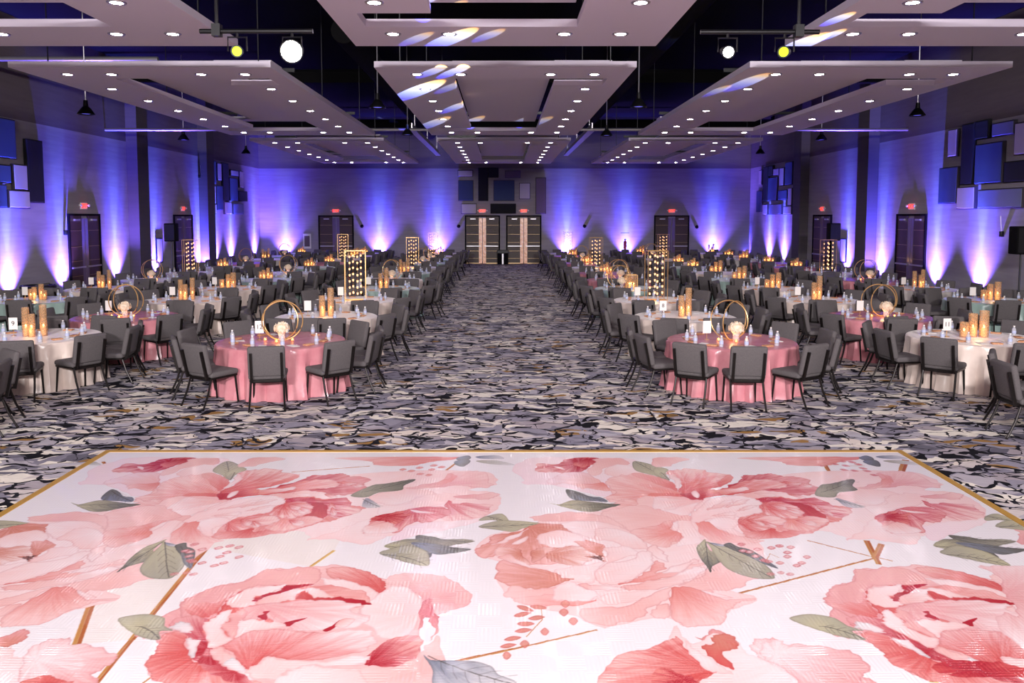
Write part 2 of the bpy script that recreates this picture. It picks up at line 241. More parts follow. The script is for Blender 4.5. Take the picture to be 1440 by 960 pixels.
# berry sprig near the bottom centre
for q, a in [((395, 320), .3), ((380, 352), -.2), ((470, 312), .1), ((460, 372), -.1), ((398, 406), 0), ((385, 444), -.1), ((325, 490), -.15), ((300, 530), -.15)]:
    ca, sa = math.cos(a), math.sin(a)
    pt('D', 'tc', q, *[(q[0] + ca * x - sa * y, q[1] + sa * x + ca * y) for x, y in ((-50, 0), (-25, -11), (10, -13), (48, 0), (10, 12), (-25, 11))], streak=.5, edge=.5, once=True, alpha=.9)
for q in [(620, 292), (612, 340), (664, 390), (505, 450), (392, 520), (292, 585)]:
    pt('D', 'tc', q, (q[0] - 28, q[1]), (q[0], q[1] - 22), (q[0] + 26, q[1]), (q[0], q[1] + 24), streak=.5, edge=.5, once=True, alpha=.8)

# large rose, right copy edges and left copy details (drawn in both repeats)
pt('G', 'ml', (420, 600), (20, 840), (60, 790), (100, 735), (130, 680), (0, 640), (-60, 620), (60, 520), (160, 480), (290, 400), (300, 370), (400, 320), (600, 245), (750, 225), (940, 130), (1100, 125), (1300, 110), (1500, 100), (1800, 200), (2050, 260), (2080, 700), (1900, 1000), (1900, 1200), (700, 1200), (300, 1080), (60, 920), edge=.3, streak=.12)
pt('H', 'rp', (660, 260), (270, 120), (350, 102), (450, 105), (560, 130), (640, 170), (685, 220), (680, 250), (640, 280), (560, 240), (430, 200), (320, 170), edge=.35, streak=.14)
pt('H', 'lw', (420, 340), (240, 180), (330, 180), (480, 210), (600, 250), (640, 290), (600, 330), (520, 350), (420, 330), (330, 280), edge=.3, streak=.14)
pt('H', 'ml', (1000, 340), (690, 215), (700, 170), (770, 148), (1000, 150), (1110, 180), (1190, 230), (1260, 290), (1250, 350), (1120, 400), (1030, 430), (940, 420), (930, 330), (820, 235), edge=.16)
pt('H', 'lw', (900, 420), (540, 340), (640, 290), (700, 240), (800, 230), (880, 280), (935, 350), (935, 420), (880, 520), (780, 590), (640, 580), (600, 530), (500, 440), edge=.3, streak=.12)
pt('H', 'sl', (1000, 400), (935, 340), (990, 320), (1000, 400), (1035, 440), (1040, 530), (990, 600), (1010, 520), (960, 450), (900, 530), edge=.3)
pt('H', 'pw', (420, 350), (420, 350), (540, 340), (520, 400), (480, 450), (420, 440), edge=.25)
pt('H', 'dp', (560, 770), (540, 720), (640, 640), (700, 600), (860, 560), (940, 620), (900, 740), (760, 780), (620, 775), (545, 765), edge=.2, streak=.14)
pt('H', 'pl', (900, 800), (900, 700), (960, 640), (1040, 560), (1060, 640), (1060, 900), (500, 900), (540, 780), (760, 780), edge=.1)
pt('G', 'mp', (300, 500), (290, 400), (310, 365), (400, 320), (560, 260), (740, 228), (880, 160), (940, 130), (1100, 125), (1270, 110), (1340, 160), (1270, 240), (1000, 250), (800, 270), (680, 330), (600, 410), (560, 470), (480, 490), (300, 490), edge=.3, streak=.14)
pt('G', 'rl', (520, 500), (310, 400), (440, 380), (560, 380), (700, 290), (740, 290), (640, 350), (590, 420), (540, 470), (480, 490), (360, 480), edge=.12, alpha=.9)
pt('G', 'rp', (500, 740), (20, 840), (60, 790), (110, 735), (140, 640), (250, 595), (340, 620), (330, 700), (380, 800), (440, 850), (560, 860), (700, 900), (900, 1000), (560, 1100), (200, 1020), (60, 920), edge=.3, streak=.16)
pt('G', 'dm', (510, 740), (190, 550), (330, 480), (470, 500), (520, 560), (520, 720), (600, 880), (440, 850), (380, 800), (340, 640), edge=.25, streak=.16)
pt('G', 'we', (380, 600), (190, 580), (240, 545), (310, 520), (350, 540), (385, 590), (350, 615), (260, 590), edge=.4)
pt('G', 'we', (380, 700), (325, 660), (370, 655), (430, 660), (405, 730), (385, 800), (345, 740), edge=.4)
pt('G', 'rp', (660, 360), (480, 520), (560, 470), (600, 410), (640, 360), (760, 290), (1000, 250), (1070, 248), (1280, 250), (1500, 260), (1700, 320), (1640, 420), (1300, 420), (800, 620), (620, 720), (520, 720), (460, 600), edge=.25, streak=.14)
pt('G', 'lw', (640, 380), (640, 370), (740, 295), (880, 262), (1060, 248), (1040, 280), (960, 310), (850, 345), (860, 390), (760, 415), (640, 405), edge=.3)
pt('G', 'pw', (860, 380), (860, 370), (960, 310), (1070, 270), (1190, 275), (1220, 290), (1150, 330), (1140, 360), (1060, 375), (980, 395), (870, 395), edge=.3)
pt('G', 'dq', (960, 320), (840, 350), (900, 325), (1000, 300), (1065, 262), (1080, 250), (1280, 245), (1100, 290), (960, 325), (860, 368), streak=.1)
pt('G', 'rd', (1210, 300), (1145, 340), (1220, 290), (1300, 325), (1440, 340), (1640, 360), (1700, 400), (1500, 380), (1300, 370), (1190, 355), streak=.1)
pt('H', 'lw', (300, 310), (140, 250), (230, 250), (310, 290), (330, 310), (240, 310), (190, 305), edge=.25)
pt('G', 'mw', (900, 400), (750, 430), (860, 400), (1100, 375), (1300, 360), (1500, 370), (1640, 400), (1560, 440), (1700, 480), (1640, 560), (1400, 580), (1200, 605), (1100, 580), (980, 520), (800, 510), (740, 520), edge=.3, streak=.18)
pt('G', 'mp', (760, 520), (640, 480), (700, 450), (760, 430), (800, 460), (760, 510), (740, 560), (680, 650), (620, 600), (590, 550), (660, 520), edge=.3)
pt('G', 'dq', (900, 480), (862, 485), (910, 468), (905, 450), (955, 445), (930, 470), (945, 495), (920, 515), streak=.1)
pt('G', 'dq', (1100, 540), (1050, 545), (1110, 520), (1240, 497), (1150, 530), (1100, 560), streak=.1)
pt('H', 'dq', (300, 520), (260, 530), (320, 500), (370, 462), (355, 500), (290, 540), streak=.1)
pt('H', 'pw', (330, 440), (340, 505), (375, 460), (440, 450), (480, 460), (410, 515), edge=.3)
pt('G', 'lw', (520, 700), (460, 590), (480, 530), (560, 480), (640, 440), (680, 440), (650, 490), (660, 520), (590, 550), (620, 610), (670, 650), (620, 700), (540, 722), (490, 680), edge=.35)
pt('G', 'lw', (1000, 700), (730, 530), (760, 510), (880, 515), (1020, 530), (1080, 570), (900, 580), (760, 620), (690, 640), edge=.2)
pt('G', 'rw', (800, 880), (620, 700), (760, 620), (900, 585), (1100, 580), (1200, 605), (1440, 600), (1600, 580), (1720, 600), (1760, 680), (1700, 720), (1600, 770), (1400, 800), (1240, 820), (940, 795), (860, 850), (800, 890), (740, 860), (690, 780), edge=.3, streak=.12)
pt('G', 'pw', (600, 720), (510, 740), (560, 722), (620, 725), (680, 780), (740, 860), (780, 890), (860, 960), (800, 960), (700, 905), (620, 870), (560, 830), edge=.35)
pt('G', 'we', (700, 860), (610, 850), (650, 810), (690, 800), (780, 890), (720, 900), edge=.2)
pt('G', 'lw', (900, 960), (770, 900), (860, 850), (930, 795), (1100, 805), (1300, 830), (1500, 800), (1660, 780), (1700, 800), (1640, 850), (1300, 860), (1180, 870), (1060, 920), (1000, 970), (860, 960), edge=.3, streak=.1)
pt('G', 'wl', (1100, 1000), (1000, 965), (1100, 910), (1220, 860), (1300, 860), (1480, 880), (1640, 900), (1700, 1100), (1000, 1100), edge=.2)
pt('G', 'dm', (700, 900), (420, 850), (560, 850), (640, 880), (760, 930), (860, 1000), (700, 1000), (500, 900), alpha=.8, edge=.05, streak=.2)
pt('G', 'kg', (-60, 560), (-180, 505), (-60, 475), (60, 470), (165, 495), (170, 560), (230, 590), (130, 600), (130, 660), (0, 645), (-120, 580), edge=.35, streak=.1)
# right-copy rose, back petals that run past the frame
pt('F', 'mw', (1300, 300), (1140, 100), (1200, 92), (1440, 95), (1500, 110), (1560, 300), (1560, 640), (1440, 660), (1250, 480), (1310, 410), (1400, 440), (1340, 330), (1290, 260), (1270, 170), edge=.2, once=True)
pt('F', 'dr', (1100, 800), (820, 760), (1040, 740), (1270, 750), (1440, 790), (1500, 800), (1500, 850), (1440, 850), (1100, 850), (900, 830), once=True, streak=.2, edge=.1)
# blossoms entering at the near edge
pt('V', 'tm', (60, 330), (-60, 240), (0, 250), (100, 212), (170, 175), (230, 185), (245, 220), (200, 275), (130, 300), (60, 335), (0, 325), (-60, 330), edge=.35)
pt('V', 'wl', (0, 600), (-60, 330), (60, 335), (110, 330), (120, 390), (190, 440), (200, 560), (160, 640), (-60, 640), edge=.15)
pt('V', 'wm', (300, 440), (190, 440), (210, 380), (300, 310), (420, 262), (580, 250), (605, 300), (740, 305), (860, 335), (960, 375), (995, 405), (930, 480), (850, 520), (790, 570), (800, 640), (200, 640), edge=.3, streak=.16)
pt('V', 'rc', (400, 640), (180, 640), (320, 578), (430, 570), (520, 600), (600, 640), edge=.3)
pt('E', 'wl', (900, 800), (-60, 560), (0, 640), (100, 690), (230, 610), (420, 690), (470, 760), (620, 820), (740, 880), (860, 960), (860, 1010), (-200, 1010), edge=.1, once=True)
pt('E', 'rp', (200, 900), (-440, 760), (-300, 740), (-100, 660), (-30, 640), (0, 700), (90, 780), (150, 860), (250, 910), (150, 960), (100, 1100), (-560, 1100), (-600, 900), edge=.2, streak=.2, once=True)
pt('E', 'dc', (0, 960), (-220, 900), (-100, 880), (0, 930), (100, 960), (60, 1050), (-200, 1050), once=True, streak=.3, edge=.1)
pt('E', 'wl', (100, 800), (0, 660), (60, 700), (160, 780), (300, 860), (380, 920), (250, 910), (150, 870), (60, 770), once=True, edge=.2)
pt('E', 'tr', (250, 640), (140, 720), (210, 690), (225, 640), (300, 610), (380, 640), (430, 695), (390, 730), (310, 770), (385, 880), (300, 860), (200, 780), edge=.3, once=True)
pt('E', 'wm', (700, 760), (585, 760), (590, 700), (640, 668), (730, 668), (820, 712), (960, 705), (1120, 725), (1280, 760), (1400, 860), (1340, 960), (1240, 1060), (860, 1060), (850, 950), (700, 850), (610, 810), edge=.3, streak=.16, once=True)
pt('H', 'be', (960, 700), (940, 700), (1000, 735), (1150, 738), (1300, 745), (1400, 780), (1440, 830), (1560, 900), (1100, 1000), (1000, 900), (1000, 800), edge=.5, once=True)

for q in [(560, 620), (600, 628), (640, 655), (650, 612), (740, 602), (860, 598), (840, 632), (840, 658), (795, 698), (965, 660), (930, 698), (900, 715)]:
    pt('B', 'lw', q, (q[0] - 15, q[1] + 1), (q[0], q[1] - 5), (q[0] + 18, q[1] + 2), (q[0] + 1, q[1] + 6), streak=.6, edge=.3, alpha=.8)
# extra inner petals of the coral blossom and veins of the leaves
for (cx_, cy_, w_, h_, a_) in [(700, 262, 70, 9, .1), (900, 272, 60, 8, .2), (640, 440, 60, 14, .3), (720, 450, 55, 12, .35), (860, 360, 70, 14, .25), (780, 340, 60, 12, .25), (960, 440, 70, 14, .2), (1020, 340, 60, 12, .45), (1080, 370, 60, 10, .45), (940, 200, 60, 12, .2), (860, 190, 70, 12, .1), (420, 330, 90, 16, -.35), (520, 320, 80, 14, -.3), (440, 390, 80, 12, -.1), (580, 350, 70, 12, -.25)]:
    ca, sa = math.cos(a_), math.sin(a_)
    pt('B', 'rw' if cy_ > 300 and cx_ > 620 or cx_ > 800 else 'pw', (cx_ - w_ * ca, cy_ - w_ * sa), *[(cx_ + w_ * x * ca - h_ * y * sa, cy_ + w_ * x * sa + h_ * y * ca) for x, y in ((-1, 0), (-.4, -.8), (.4, -1), (.9, -.6), (1, 0), (.85, .7), (.3, 1), (-.4, .7))], edge=.35, streak=.25, alpha=.85)
LINES = [('E', (365, 325), (1440, 45), 12, 'o'), ('R', (525, 370), (800, 440), 4, 'o'), ('R', (775, 370), (828, 472), 14, 'o'), ('R', (838, 385), (812, 445), 15, 'o'),
         ('R', (812, 440), (885, 458), 4, 'o'), ('R', (602, 50), (645, 122), 10, 'o'), ('R', (940, 28), (922, 80), 16, 'o'), ('R', (1040, 935), (1062, 975), 20, 'y'),
         ('D', (0, 618), (330, 548), 12, 'o'), ('D', (300, 555), (800, 440), 8, 'o'), ('L', (872, 400), (556, 792), 14, 'o'), ('L', (556, 792), (380, 1010), 14, 'o'),
         ('L', (412, 572), (322, 812), 18, 'o'), ('L', (1410, 412), (1310, 482), 8, 'y'), ('M', (485, 40), (330, 155), 6, 'o'), ('L', (1230, 80), (1560, 54), 4, 'o'),
         ('L', (495, 280), (498, 302), 14, 'y'), ('L', (435, 35), (445, 48), 8, 'o'), ('V', (1300, 565), (1200, 640), 10, 'o'), ('B', (735, 640), (700, 690), 2, 'o'), ('B', (735, 640), (790, 665), 2, 'o'), ('B', (560, 585), (640, 640), 2, 'o'), ('D', (480, 300), (490, 380), 3, 'o'), ('D', (490, 380), (400, 480), 3, 'o'), ('D', (660, 300), (670, 350), 3, 'o'), ('B', (1190, 80), (1330, 80), 2, 'o')]
def thick_line(cv, crop, a, b, wpx, col):
    (ax, ay), (bx, by) = to_floor(T(crop, a, b))
    wd = (wpx / CR[crop][2]) * math.hypot(ay, HC) / F * .8
    dx, dy = bx - ax, by - ay; L = math.hypot(dx, dy); nx, ny = -dy / L * wd, dx / L * wd
    c = COL[col]; c2 = COL['y'] if col == 'o' else COL['o']
    fill_poly(cv, np.array([(ax + nx, ay + ny), (bx + nx, by + ny), (bx, by), (ax, ay)]), c, c, (ax, ay), streak=.0, edge=0)
    fill_poly(cv, np.array([(ax - nx, ay - ny), (bx - nx, by - ny), (bx, by), (ax, ay)]), [(i * .75 + j * .25) for i, j in zip(c, c2)], [(i * .5 + j * .5) for i, j in zip(c, c2)], (ax, ay), streak=.0, edge=0)
def paint():
    cv = np.empty((NH, NW, 3)); cv[:] = (244, 239, 241)
    cv[:, :] = (244, 239, 241)
    cr_ = to_floor(T('L', (560, 792), (872, 400), (1310, 482), (1410, 412), (1500, 250), (700, 200), (412, 572), (330, 812)))
    fill_poly(cv, cr_, (240, 232, 226), (242, 234, 230), (-2, 6), edge=0, streak=0)
    # panels of very slightly different white
    X = GX0 + (np.arange(NW) + .5) * GS
    for ln in LINES: thick_line(cv, ln[0], ln[1], ln[2], ln[3], ln[4])
    for i, (crop, cols, base, pts, once, alpha, edge, streak) in enumerate(PETALS):
        fl = to_floor(T(crop, *pts)); bs = to_floor(T(crop, base))[0]
        fl = smooth_poly(fl, 5)
        n_ = len(fl); q = np.arange(n_) / n_ * 2 * math.pi; per = np.hypot(*(fl - np.roll(fl, 1, 0)).T).sum(); rs_ = np.random.RandomState(i)
        nr = np.stack([np.roll(fl, -1, 0)[:, 1] - np.roll(fl, 1, 0)[:, 1], np.roll(fl, 1, 0)[:, 0] - np.roll(fl, -1, 0)[:, 0]], 1); nr /= np.linalg.norm(nr, axis=1, keepdims=True) + 1e-9
        if per > .5 and cols[0] not in 'kgGb': fl = fl + nr * (rs_.normal(0, .006, n_) + .007 * np.sin(q * int(per * 6) + i))[:, None]
        c0, c1 = COL[cols[0]], COL[cols[1]]
        rib = []
        if cols[0] in 'kgGb' and len(pts) > 5:      # midrib and side veins of a leaf
            tip = fl[np.argmax(np.hypot(*(fl - bs).T))]; cen = fl.mean(0)
            ax_ = tip - bs; ln = np.hypot(*ax_); ax_ = ax_ / ln; no = np.array((-ax_[1], ax_[0]))
            curve = [bs * (1 - t) ** 2 + 2 * cen * t * (1 - t) + tip * t * t for t in np.linspace(.02, .97, 9)]
            rib.append(curve)
            wd_ = np.abs((fl - bs) @ no).max() * .36
            for t in (.2, .35, .5, .65, .8):
                p0 = bs * (1 - t) ** 2 + 2 * cen * t * (1 - t) + tip * t * t
                for sg in (-1, 1): rib.append([p0, p0 + ax_ * ln * .07 + no * sg * wd_ * .5, p0 + ax_ * ln * .16 + no * sg * wd_ * .9])
        for k in ((0,) if once else (-1, 0, 1)):
            sh = np.array((TP * k, 0))
            fill_poly(cv, fl + sh, c0, c1, bs + sh, alpha, edge, streak * 1.35, i * 1.7)
            for ri, cu in enumerate(rib):
                for a_, b_ in zip(cu[:-1], cu[1:]):
                    dd = np.array(b_) - np.array(a_); nn = np.array((-dd[1], dd[0])) / (np.hypot(*dd) + 1e-9) * (.0045 if ri == 0 else .0028)
                    fill_poly(cv, np.array([a_ + nn, b_ + nn, b_ - nn, a_ - nn]) + sh, (88, 84, 80), (88, 84, 80), bs + sh, .75 if ri == 0 else .4, 0, 0)
    return np.clip(cv, 0, 255)
# ------------------------------------------------------------------ helpers
def tag(o, label=None, cat=None, group=None, kind=None):
    if label: o['label'] = label
    if cat: o['category'] = cat
    if group: o['group'] = group
    if kind: o['kind'] = kind
    return o
class MB:
    """collects shapes, then links them as ONE mesh object"""
    def __init__(s): s.v = []; s.f = []; s.mi = []; s.m = 0
    def add(s, v, f):
        n = len(s.v); s.v += [tuple(p) for p in v]; s.f += [tuple(i + n for i in q) for q in f]; s.mi += [s.m] * len(f); return s
    def box(s, x0, x1, y0, y1, z0, z1, M=None):
        v = [Vector(p) for p in ((x0, y0, z0), (x1, y0, z0), (x1, y1, z0), (x0, y1, z0), (x0, y0, z1), (x1, y0, z1), (x1, y1, z1), (x0, y1, z1))]
        if M: v = [M @ p for p in v]
        return s.add(v, [(0, 3, 2, 1), (4, 5, 6, 7), (0, 1, 5, 4), (1, 2, 6, 5), (2, 3, 7, 6), (3, 0, 4, 7)])
    def rbox(s, x0, x1, y0, y1, z0, z1, r=.02, M=None, n=3, puff=0):
        """box with rounded edges, optionally puffed like a cushion"""
        cx, cy, cz = (x0 + x1) / 2, (y0 + y1) / 2, (z0 + z1) / 2
        hx, hy, hz = (x1 - x0) / 2, (y1 - y0) / 2, (z1 - z0) / 2
        N = 2 * (n + 1) + 2
        def ax(h):
            a = [-h + r - r * math.cos(math.pi / 2 * i / n) for i in range(n + 1)]
            return a + [-x for x in a[::-1]]
        vs_, fs, idx = [], [], {}
        A, B, D = ax(hx), ax(hy), ax(hz)
        def key(i, j, k):
            t = (i, j, k)
            if t in idx: return idx[t]
            p = Vector((A[i], B[j], D[k])); q = Vector((max(-hx + r, min(hx - r, p.x)), max(-hy + r, min(hy - r, p.y)), max(-hz + r, min(hz - r, p.z))))
            d = p - q
            if d.length > 1e-9: p = q + d.normalized() * r
            if puff:
                e = (1 - (p.x / hx) ** 2) * (1 - (p.y / hy) ** 2) * puff; e2 = (1 - (p.x / hx) ** 2) * (1 - (p.z / hz) ** 2) * puff
                if hz <= hy and hz <= hx: p.z += e if p.z > 0 else 0
                else: p.y += math.copysign(e2, p.y)
            p = p + Vector((cx, cy, cz))
            if M: p = M @ p
            idx[t] = len(vs_); vs_.append(p); return idx[t]
        L = len(A) - 1
        for k in (0, L):
            for i in range(L):
                for j in range(L):
                    q = (key(i, j, k), key(i + 1, j, k), key(i + 1, j + 1, k), key(i, j + 1, k)); fs.append(q if k else q[::-1])
        for j in (0, L):
            for i in range(L):
                for k in range(L):
                    q = (key(i, j, k), key(i + 1, j, k), key(i + 1, j, k + 1), key(i, j, k + 1)); fs.append(q[::-1] if j else q)
        for i in (0, L):
            for j in range(L):
                for k in range(L):
                    q = (key(i, j, k), key(i, j + 1, k), key(i, j + 1, k + 1), key(i, j, k + 1)); fs.append(q if i else q[::-1])
        return s.add(vs_, fs)
    def tube(s, pts, r, n=8, cap=True, closed=False):
        P = [Vector(p) for p in pts]; m = len(P); v = []; f = []
        R = r if isinstance(r, (list, tuple)) else [r] * m
        for i, p in enumerate(P):
            if closed: t = (P[(i + 1) % m] - P[i - 1]).normalized()
            else: t = (P[min(i + 1, m - 1)] - P[max(i - 1, 0)]).normalized()
            u = t.cross(Vector((0, 0, 1)) if abs(t.z) < .9 else Vector((1, 0, 0))).normalized(); w_ = t.cross(u)
            for k in range(n):
                a = 2 * math.pi * k / n; v.append(p + (u * math.cos(a) + w_ * math.sin(a)) * R[i])
        for i in range(m if closed else m - 1):
            j = (i + 1) % m
            for k in range(n):
                f.append((i * n + k, i * n + (k + 1) % n, j * n + (k + 1) % n, j * n + k))
        if cap and not closed:
            f.append(tuple(range(n))[::-1]); f.append(tuple((m - 1) * n + k for k in range(n)))
        return s.add(v, f)
    def lathe(s, prof, n=16, M=None, top=True, bottom=True):
        v = []; f = []
        for (r, z) in prof:
            for k in range(n):
                a = 2 * math.pi * k / n; p = Vector((r * math.cos(a), r * math.sin(a), z)); v.append(M @ p if M else p)
        for i in range(len(prof) - 1):
            for k in range(n):
                f.append((i * n + k, i * n + (k + 1) % n, (i + 1) * n + (k + 1) % n, (i + 1) * n + k))
        if bottom and prof[0][0] > 1e-5: f.append(tuple(range(n))[::-1])
        if top and prof[-1][0] > 1e-5: f.append(tuple((len(prof) - 1) * n + k for k in range(n)))
        return s.add(v, f)
    def ball(s, c, r, n=10, sq=(1, 1, 1), bump=0, seed=0):
        rng = random.Random(seed); v = []; f = []; m = n // 2 + 1
        for i in range(m + 1):
            th = math.pi * i / m
            for k in range(n):
                a = 2 * math.pi * k / n; q = r * (1 + bump * (rng.random() - .5))
                v.append((c[0] + q * math.sin(th) * math.cos(a) * sq[0], c[1] + q * math.sin(th) * math.sin(a) * sq[1], c[2] + q * math.cos(th) * sq[2]))
        for i in range(m):
            for k in range(n):
                f.append((i * n + k, (i + 1) * n + k, (i + 1) * n + (k + 1) % n, i * n + (k + 1) % n))
        return s.add(v, f)
    def mesh(s, name, mats, smooth=False):
        me = bpy.data.meshes.new(name); me.from_pydata(s.v, [], s.f)
        for m in (mats if isinstance(mats, (list, tuple)) else [mats]): me.materials.append(m)
        if s.m or any(s.mi): me.polygons.foreach_set('material_index', s.mi)
        if smooth:
            me.polygons.foreach_set('use_smooth', [True] * len(me.polygons))
            try: me.set_sharp_from_angle(angle=R_(40))
            except Exception: pass
        me.update(); return me
    def build(s, name, mats, parent=None, smooth=False, loc=None):
        o = bpy.data.objects.new(name, s.mesh(name, mats, smooth)); C.objects.link(o)
        if parent: o.parent = parent
        if loc: o.location = loc
        return o
def empty(name, loc, rz=0):
    o = bpy.data.objects.new(name, None); C.objects.link(o); o.location = loc; o.rotation_euler[2] = rz; o.empty_display_size = .1; return o
def copy_tree(o, kids, parent=None):
    c = o.copy(); C.objects.link(c)
    if parent: c.parent = parent
    for ch in kids.get(o, ()):
        copy_tree(ch, kids, c)
    return c
def kids_of(root):
    d = {}
    for o in bpy.data.objects:
        if o.parent: d.setdefault(o.parent, []).append(o)
    return d
def lettering(name, body, size, m, parent, loc, rot, ext=.002):
    cu = bpy.data.curves.new(name, 'FONT'); cu.body = body; cu.size = size; cu.extrude = ext; cu.align_x = 'CENTER'; cu.align_y = 'CENTER'
    t = bpy.data.objects.new(name + '_text', cu); C.objects.link(t); dg = bpy.context.evaluated_depsgraph_get(); dg.update()
    me = bpy.data.meshes.new_from_object(t.evaluated_get(dg)); me.materials.clear(); me.materials.append(m); bpy.data.objects.remove(t)
    o = bpy.data.objects.new(name, me); C.objects.link(o); o.parent = parent; o.location = loc; o.rotation_euler = rot; return o
def wall_pt(u, v, X):
    """point of the plane x = X seen at photo position u, v"""
    dx, dy, dz = px_ray(u, v); t = X / dx
    return float(dy * t), float(HC + dz * t)
def at_Y(u, v, Y):
    dx, dy, dz = px_ray(u, v); t = Y / dy
    return float(dx * t), float(HC + dz * t)

# ------------------------------------------------------------------ materials
def srgb(r, g, b):
    return tuple(((c / 255) / 12.92 if c / 255 < .04045 else ((c / 255 + .055) / 1.055) ** 2.4) for c in (r, g, b)) + (1,)
def mat(name, col, rough=.6, metal=0, bump=None, var=None, emit=None, strength=0, **kw):
    m = bpy.data.materials.new(name); m.use_nodes = True; nt = m.node_tree; b = nt.nodes['Principled BSDF']
    b.inputs['Base Color'].default_value = col; b.inputs['Roughness'].default_value = rough; b.inputs['Metallic'].default_value = metal
    for k, v in kw.items():
        if k.replace('_', ' ') in b.inputs: b.inputs[k.replace('_', ' ')].default_value = v
    tc = nt.nodes.new('ShaderNodeTexCoord')
    if var:   # (scale, colour 2, amount)
        n = nt.nodes.new('ShaderNodeTexNoise'); n.inputs['Scale'].default_value = var[0]; n.inputs['Detail'].default_value = 4
        mx = nt.nodes.new('ShaderNodeMix'); mx.data_type = 'RGBA'; mx.inputs[6].default_value = col; mx.inputs[7].default_value = var[1]
        r = nt.nodes.new('ShaderNodeMapRange'); r.inputs[1].default_value = .35; r.inputs[2].default_value = .65; r.inputs[4].default_value = var[2]
        nt.links.new(tc.outputs['Object'], n.inputs['Vector']); nt.links.new(n.outputs[0], r.inputs[0]); nt.links.new(r.outputs[0], mx.inputs[0]); nt.links.new(mx.outputs[2], b.inputs['Base Color'])
    if bump:  # (scale vector, strength)
        mp = nt.nodes.new('ShaderNodeMapping'); mp.inputs['Scale'].default_value = bump[0]
        n = nt.nodes.new('ShaderNodeTexNoise'); n.inputs['Scale'].default_value = 1; n.inputs['Detail'].default_value = 3
        bp = nt.nodes.new('ShaderNodeBump'); bp.inputs['Strength'].default_value = bump[1]; bp.inputs['Distance'].default_value = .01
        nt.links.new(tc.outputs['Object'], mp.inputs[0]); nt.links.new(mp.outputs[0], n.inputs['Vector']); nt.links.new(n.outputs[0], bp.inputs['Height']); nt.links.new(bp.outputs[0], b.inputs['Normal'])
    if emit:
        b.inputs['Emission Color'].default_value = emit; b.inputs['Emission Strength'].default_value = strength
        m.cycles.emission_sampling = 'NONE'
    return m
M = {}
M['fabric'] = mat('chair_fabric', srgb(104, 98, 98), .9, bump=((140, 140, 140), .5), var=(160, srgb(74, 70, 72), .8))
M['frame'] = mat('chair_frame_steel', srgb(36, 31, 30), .35, .6)
M['pink'] = mat('pink_satin', srgb(214, 146, 152), .26, bump=((7, 7, 3), .9), var=(5, srgb(196, 116, 128), .6))
M['cream'] = mat('cream_satin', srgb(232, 214, 202), .3, bump=((7, 7, 3), .9), var=(6, srgb(216, 196, 184), .5), Sheen_Weight=.3)
M['green'] = mat('sage_satin', srgb(150, 172, 164), .3, bump=((7, 7, 3), .9), Sheen_Weight=.3)
M['grey'] = mat('pearl_satin', srgb(196, 186, 182), .3, bump=((7, 7, 3), .9), Sheen_Weight=.3)
M['gold'] = mat('gold_metal', srgb(222, 178, 118), .32, .65)
M['white'] = mat('white_paper', srgb(240, 236, 232), .6)
M['ink'] = mat('ink', srgb(40, 36, 40), .6)
M['petal'] = mat('cream_petals', srgb(248, 232, 208), .6, var=(30, srgb(236, 206, 170), .6), Subsurface_Weight=.0)
M['leaf'] = mat('leaf_green', srgb(96, 118, 70), .5)
M['wax'] = mat('candle_wax', srgb(250, 225, 180), .5, emit=srgb(255, 150, 50), strength=.5)
M['flame'] = mat('flame', srgb(255, 200, 120), .5, emit=srgb(255, 176, 92), strength=14)
M['votive'] = mat('votive_glow', srgb(255, 210, 160), .4, emit=srgb(255, 190, 130), strength=1.7)
M['black'] = mat('black_paint', srgb(14, 13, 15), .8, Specular_IOR_Level=.08)
M['blackm'] = mat('black_metal', srgb(26, 25, 28), .4, .3)
M['panel_white'] = mat('ceiling_panel_white', srgb(232, 222, 238), .75)
M['red_led'] = mat('red_led', srgb(255, 60, 40), .4, emit=srgb(255, 44, 26), strength=2.2)
M['lens'] = mat('downlight_lens', srgb(255, 250, 255), .3, emit=(1, .90, .95, 1), strength=DOWN); M['lens'].cycles.emission_sampling = 'FRONT'
M['beam'] = mat('spot_lens_warm', srgb(255, 240, 220), .3, emit=(1, .86, .66, 1), strength=120)
M['beamw'] = mat('spot_lens_white', srgb(255, 250, 255), .3, emit=(1, .95, 1, 1), strength=90)
M['green_lens'] = mat('yellow_green_lens', srgb(170, 220, 20), .3, emit=srgb(190, 235, 20), strength=3)
M['steel'] = mat('brushed_steel', srgb(196, 192, 196), .35, .8)
M['cardboard'] = mat('caramel_packet', srgb(196, 128, 84), .55, var=(60, srgb(222, 178, 140), .8))
M['blueband'] = mat('bottle_label_blue', srgb(184, 194, 226), .5)
def glassy(name, col, alpha, rough=.08, speckle=None, emit=None, es=0):
    m = mat(name, col, rough, 0, emit=emit, strength=es); nt = m.node_tree; b = nt.nodes['Principled BSDF']
    b.inputs['Alpha'].default_value = alpha
    b.inputs['Specular IOR Level'].default_value = .9
    if speckle:
        tc = nt.nodes.new('ShaderNodeTexCoord'); n = nt.nodes.new('ShaderNodeTexNoise'); n.inputs['Scale'].default_value = 55; n.inputs['Detail'].default_value = 2
        r = nt.nodes.new('ShaderNodeMapRange'); r.inputs[1].default_value = .4; r.inputs[2].default_value = .62; r.inputs[3].default_value = alpha; r.inputs[4].default_value = speckle
        nt.links.new(tc.outputs['Object'], n.inputs['Vector']); nt.links.new(n.outputs[0], r.inputs[0]); nt.links.new(r.outputs[0], b.inputs['Alpha'])
    return m
M['bottle'] = glassy('clear_bottle', srgb(226, 230, 240), .42, .1)
M['vase'] = glassy('gold_speckled_glass', srgb(214, 172, 128), .2, .12, .62)
M['clear'] = glassy('clear_glass', srgb(226, 216, 228), .26, .06)

